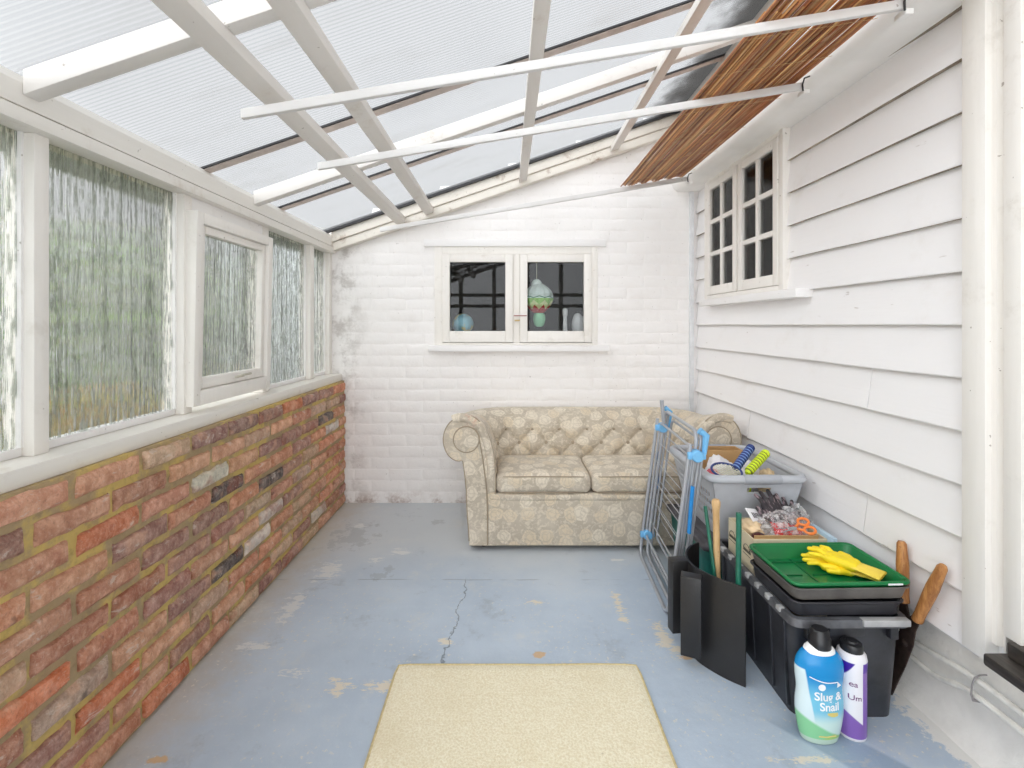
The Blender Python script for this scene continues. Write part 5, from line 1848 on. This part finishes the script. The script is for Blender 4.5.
def wrapb(bm, dy=0.0008, cx=None, cy=None, ry=0.56, rf=None):
    """press the flat print on to the bottle's curved face"""
    cx = BX if cx is None else cx; cy = BY if cy is None else cy
    for v in bm.verts:
        r_ = (rf or bodyr)(v.co.z)
        k_ = max(0.0, 1 - ((v.co.x - cx) / r_) ** 2)
        off = v.co.y - fy
        v.co.y = cy - r_ * ry * math.sqrt(k_) - dy + (off if abs(off) < 0.003 else 0) * 0.5
    return bm
for s_, x, z, size in (('Slug &', 0.006, 0.131, 0.031), ('Snail', 0.008, 0.104, 0.031)):
    bm = text_mesh(s_, size, None, 'lettering', onfront(x, z), root, bold=0.0006)
    obj('lettering', wrapb(bm), M['lbl_white'], root, 0, label='white lettering reading ' + s_)
bm = B(); lathe(bm, [(0.0095, 0), (0.0095, 0.0006), (0.0, 0.0007)], (BX - 0.014, fy, 0.168), (0, -1, 0), 20)
obj('label_badge', wrapb(bm, 0.001), M['lbl_white'], root, 0, label='round white badge')
bm = B()
pts = [(-0.040, 0.192), (-0.02, 0.184), (0.0, 0.182), (0.03, 0.182), (0.028, 0.1795), (0.0, 0.179), (-0.02, 0.181), (-0.040, 0.1885)]
t = bmesh.new()
def strip(bm, top, bot):
    a = [bm.verts.new((BX + p[0], fy, p[1])) for p in top]; b = [bm.verts.new((BX + p[0], fy, p[1])) for p in bot]
    for i in range(len(a) - 1):
        bm.faces.new((b[i], b[i + 1], a[i + 1], a[i]))
t.free()
strip(bm, [(-0.045 + 0.09 * i / 12, 0.1955 - 0.012 * math.sin(PI * min(1, i / 7) / 2)) for i in range(11)], [(-0.045 + 0.09 * i / 12, 0.1925 - 0.012 * math.sin(PI * min(1, i / 7) / 2)) for i in range(11)])
strip(bm, [(0.030, 0.1835), (0.034, 0.180), (0.044, 0.1695)], [(0.030, 0.166), (0.034, 0.167), (0.044, 0.169)])
obj('label_swoosh', wrapb(bm, 0.0012), M['lbl_white'], root, 0, label='white curved band with a folded corner')
bm = B()
strip(bm, [(0.0, 0.098), (0.01, 0.099), (0.02, 0.0985), (0.032, 0.097)], [(0.0, 0.093), (0.01, 0.088), (0.02, 0.086), (0.032, 0.088)])
obj('label_patch', wrapb(bm, 0.0012), M['lbl_yellow'], root, 0, label='pale yellow label patch')
bm = B()
strip(bm, [(-0.02, 0.030), (0.0, 0.030), (0.03, 0.030)], [(-0.02, 0.026), (0.0, 0.026), (0.03, 0.026)])
obj('label_patch', wrapb(bm, 0.0012), M['lbl_yellow'], root, 0, label='pale yellow label patch')

PX, PY = 0.996, 1.417
root = thing('printed_bottle', 'slim white and purple bottle with a black cap beside the larger blue bottle', 'bottle', (PX, PY, 0))
prp = [(0.030, 0.0), (0.036, 0.003), (0.037, 0.010), (0.037, 0.06), (0.037, 0.12), (0.037, 0.19), (0.0385, 0.222), (0.036, 0.236), (0.027, 0.246)]
bm = B(); lathe(bm, prp, (PX, PY, 0), (0, 0, 1), 36)
obj('body', bm, M['btl_purple'], root, 1.0)
bm = B(); lathe(bm, [(0.029, 0.240), (0.029, 0.258), (0.026, 0.264), (0.016, 0.266), (0.014, 0.270), (0.0, 0.271)], (PX, PY, 0), (0, 0, 1), 28)
obj('cap', bm, M['cap'], root)
for s_, x, z in (('ea', -0.017, 0.158), ('Um', -0.013, 0.120)):
    bm = text_mesh(s_, 0.022, None, 'lettering', Matrix.Translation((PX + x, fy, z)) @ Matrix.Rotation(PI / 2, 4, 'X'), root)
    obj('lettering', wrapb(bm, 0.0008, PX, PY, 1.0, lambda z_: 0.037), M['lbl_pink'], root, 0, label='plum lettering ' + s_)
# ------------------------------------------------------------------ garden shears against the boards
root = thing('garden_shears', 'old garden shears with wooden handles and rusty blades leaning on the boards by the crate', 'shears', (1.225, 1.43, 0))
pv_ = Vector((1.224, 1.505, 0.205))
h1a, h1b = Vector((1.228, 1.516, 0.325)), Vector((1.232, 1.530, 0.505))
h2a, h2b = Vector((1.224, 1.462, 0.300)), Vector((1.233, 1.385, 0.500))
for (a, b) in ((h1a, h1b), (h2a, h2b)):
    bm = B()
    L_ = (b - a).length
    lathe(bm, [(0.011, -0.004), (0.0150, 0.0), (0.0140, L_ * 0.12), (0.0165, L_ * 0.45), (0.0170, L_ * 0.6), (0.0140, L_ * 0.85), (0.0130, L_ * 0.96), (0.009, L_), (0.0, L_ + 0.001)], a, b - a, 18)
    obj('handle', bm, M['wood_handle'], root)
def blade(bm, pts, x, th=0.004):
    prism(bm, pts, x - th / 2, x + th / 2, 'x', bev=0.0006)
bm = B()
blade(bm, [(1.470, 0.316), (1.452, 0.296), (1.466, 0.262), (1.474, 0.215), (1.500, 0.14), (1.556, 0.004), (1.572, 0.006), (1.550, 0.14), (1.532, 0.215), (1.502, 0.275)], 1.2225)
obj('blade', bm, M['rust'], root)
bm = B()
blade(bm, [(1.505, 0.330), (1.528, 0.330), (1.534, 0.28), (1.530, 0.215), (1.545, 0.13), (1.588, 0.010), (1.574, 0.004), (1.512, 0.13), (1.482, 0.205), (1.488, 0.27)], 1.2275)
obj('blade', bm, M['rust'], root)
bm = B(); lathe(bm, [(0.012, 0), (0.012, 0.012), (0.007, 0.016), (0, 0.017)], (1.231, 1.505, 0.205), (-1, 0, 0), 16)
obj('pivot_bolt', bm, M['rust'], root)

# ------------------------------------------------------------------ on the inner sill of the back window
root = thing('globe', 'small pale blue globe on the sill inside the left casement', 'globe', (-0.305, 3.40, 1.10))
bm = B(); ball(bm, (-0.305, 3.40, 1.187), 0.073, 4)
obj('sphere', bm, M['globe_sea'], root, 1.5)
bm = B()
lathe(bm, [(0.045, 0.0), (0.045, 0.005), (0.012, 0.010), (0.008, 0.02)], (-0.305, 3.40, 1.10), (0, 0, 1), 20)
obj('stand', bm, M['cap'], root)
LX, LY, cz = 0.2165, 3.385, 1.372
root = thing('paper_lantern', 'green, white and red paper hot-air balloon hanging inside the right casement', 'lantern', (LX, LY, cz))
K = 1.25
bm = B()
bmt = bmesh.new()
prb = [(0.0, 0.078), (0.022, 0.074), (0.042, 0.062), (0.064, 0.044), (0.079, 0.022), (0.084, -0.002), (0.080, -0.024), (0.066, -0.050), (0.044, -0.074), (0.028, -0.086)]
lathe(bmt, [(p[0] * K, p[1] * K) for p in catm(prb, 3)], (LX, LY, cz), (0, 0, 1), 48)
for v in bmt.verts:
    a = math.atan2(v.co.y - LY, v.co.x - LX)
    k_ = 1 - 0.09 * abs(math.cos(a * 6)) ** 3
    v.co.x = LX + (v.co.x - LX) * k_; v.co.y = LY + (v.co.y - LY) * k_
merge(bm, bmt)
obj('envelope', bm, M['balloon'], root, 1.2)
bm = B(); ball(bm, (LX - 0.012, LY, cz + 0.088), 0.037, 3)
obj('crown', bm, M['balloon_top'], root, 1.2)
bm = B(); lathe(bm, [(p[0] * K, p[1] * K) for p in ((0.026, -0.088), (0.033, -0.10), (0.035, -0.125), (0.028, -0.150), (0.016, -0.163))], (LX + 0.006, LY, cz), (0, 0, 1), 12)
obj('basket', bm, M['balloon_basket'], root)
bm = B(); tube(bm, [(LX - 0.012, LY, cz + 0.12), (LX - 0.010, LY, 1.69)], 0.0018, 6)
obj('string', bm, M['string'], root)
bm = B(); lathe(bm, [(0.020, 0.0), (0.018, 0.010), (0.013, 0.12), (0.013, 0.14), (0.018, 0.146), (0.018, 0.182), (0.012, 0.192), (0.0, 0.195)], (0.398, 3.36, 1.10), (0, 0, 1), 18)
tag(obj('candle', bm, M['candle']), 'white candle standing on the sill inside the right casement', 'candle')
crumple('ornament', (0.492, 3.38, 1.178), (0.045, 0.035, 0.080), M['candle'], 'white rounded ornament on the inner sill at the right edge of the casement', 'ornament', 0.12, 1.6, 4)

# ------------------------------------------------------------------ garden beyond the glass
bm = B(); box(bm, -9, -1.27, -6, 12, -0.35, -0.25)
struct('ground', bm, M['soil'])
def leafy(name, lab, x0, x1, y0, y1, z0, z1, nleaf, cols, size, cat, seed):
    random.seed(seed)
    root = thing(name, lab, cat, ((x0 + x1) / 2, (y0 + y1) / 2, z0))
    bm = B()
    lay = bm.verts.layers.float_color.new('tint')
    for i in range(nleaf):
        y = random.uniform(y0, y1)
        top = z1 + 0.18 * mnoise.noise(Vector((y * 2.0, 0, seed)))
        z = z0 + (top - z0) * random.random() ** (1.15 if z1 > 1 else 0.8)
        x = x1 - abs(random.gauss(0, 0.12)) if random.random() < 0.8 else random.uniform(x0, x1)
        s = size * random.uniform(0.6, 1.4)
        e = Euler((random.uniform(-1, 1), random.uniform(-1, 1), random.uniform(0, 6.28))).to_matrix()
        c = random.choice(cols)
        f = random.uniform(0.7, 1.25)
        c = tuple(min(1, q * f) for q in c)
        vs = [bm.verts.new(Vector((x, y, z)) + e @ Vector(p)) for p in ((0, -s * 0.35, 0), (s, 0, s * 0.15), (0, s * 0.35, 0), (-s, 0, s * 0.1))]
        for v in vs:
            v[lay] = (*c, 1)
        bm.faces.new(vs)
    obj('foliage', bm, M['leaf'], root, 0)
    bm = B()
    for i in range(int((y1 - y0) * 3)):
        y = y0 + (i + 0.5) / 3
        tube(bm, [((x0 + x1) / 2, y, z0), ((x0 + x1) / 2 + 0.05, y + 0.08, (z0 + z1) / 2), ((x0 + x1) / 2, y - 0.05, z1 - 0.2)], [0.03, 0.02, 0.008], 7)
    obj('stem', bm, M['rust'], root)
    return root
GREENS = [srgb(128, 172, 76), srgb(104, 150, 62), srgb(164, 198, 104), srgb(78, 112, 54), srgb(184, 204, 136), srgb(132, 114, 90), srgb(196, 186, 168)]
leafy('hedge', 'tall green hedge outside behind the nearest streaked panes', -3.0, -2.5, -2.5, 4.3, -0.25, 1.80, 10000, GREENS, 0.055, 'hedge', 5)
leafy('flower_bed', 'low band of yellow dry plants outside below the hedge', -2.12, -1.85, -1.5, 3.3, -0.25, 0.80, 3600, [srgb(206, 170, 70), srgb(184, 140, 60), srgb(150, 150, 70), srgb(214, 190, 110)], 0.05, 'plants', 6)
root = thing('garden_fence', 'grey boarded fence outside behind the opening casement', 'fence', (-2.95, 4.62, -0.25))
for i in range(10):
    bm = B(); box(bm, -3.54 + i * 0.113, -3.435 + i * 0.113, 4.60, 4.62, -0.25, 1.70)
    obj('board', bm, M['fence'], root)
for z in (0.2, 1.3):
    bm = B(); box(bm, -3.5, -2.41, 4.62, 4.66, z, z + 0.08)
    obj('rail', bm, M['fence'], root)
root = thing('garden_shed', 'pale blue-grey shed outside behind the far streaked panes', 'shed', (-1.9, 5.4, -0.25))
bm = B(); box(bm, -2.40, -1.36, 4.64, 6.2, -0.25, 2.05)
obj('walls', bm, M['shed'], root, 0)
bm = B(); prism(bm, [(-2.46, 2.05), (-1.32, 2.05), (-1.32, 2.08), (-2.46, 2.12)], 4.58, 6.3, 'y')
obj('roof', bm, M['fence'], root, 0)
random.seed(3)

# ------------------------------------------------------------------ light: overcast sky with one side brightened as added fill
wd = bpy.data.worlds.new('overcast')
sc.world = wd
wd.use_nodes = True
nt = wd.node_tree
nt.nodes.clear()
ow = nt.nodes.new('ShaderNodeOutputWorld')
bg = nt.nodes.new('ShaderNodeBackground')
tc = nt.nodes.new('ShaderNodeTexCoord')
dp = nt.nodes.new('ShaderNodeVectorMath'); dp.operation = 'DOT_PRODUCT'
dp.inputs[1].default_value = Vector((-0.69, -0.69, 0.08)).normalized()
mr = nt.nodes.new('ShaderNodeMapRange')
mr.inputs[1].default_value = -0.08; mr.inputs[2].default_value = 0.88
mr.inputs[3].default_value = 0.48; mr.inputs[4].default_value = 4.2
mr.clamp = True
mr.interpolation_type = 'SMOOTHSTEP'
nt.links.new(tc.outputs['Generated'], dp.inputs[0])
nt.links.new(dp.outputs['Value'], mr.inputs[0])      # sky strengthened behind and left of the camera, added to fill the room
nt.links.new(mr.outputs[0], bg.inputs['Strength'])
bg.inputs[0].default_value = (0.945, 0.972, 1.0, 1)
nt.links.new(bg.outputs[0], ow.inputs[0])

# ------------------------------------------------------------------ camera and view
cam = bpy.data.cameras.new('camera')
cam.sensor_width = 36.0
cam.lens = 36.0 * 490 / 1024
cam.shift_x = 5 / 1024
cam.shift_y = -59 / 1024
cam.clip_start = 0.02
co = bpy.data.objects.new('camera', cam)
COL.objects.link(co)
co.location = (0, 0, H)
co.rotation_euler = (PI / 2, 0, 0)
sc.camera = co

sc.view_settings.view_transform = 'Standard'
sc.view_settings.look = 'None'
sc.view_settings.gamma = 1.0
sc.view_settings.exposure = 0.03
sc.view_settings.use_curve_mapping = False
sc.cycles.use_denoising = True
sc.cycles.max_bounces = 12
sc.cycles.diffuse_bounces = 6
sc.cycles.transparent_max_bounces = 16
sc.cycles.transmission_bounces = 8
sc.cycles.caustics_reflective = False
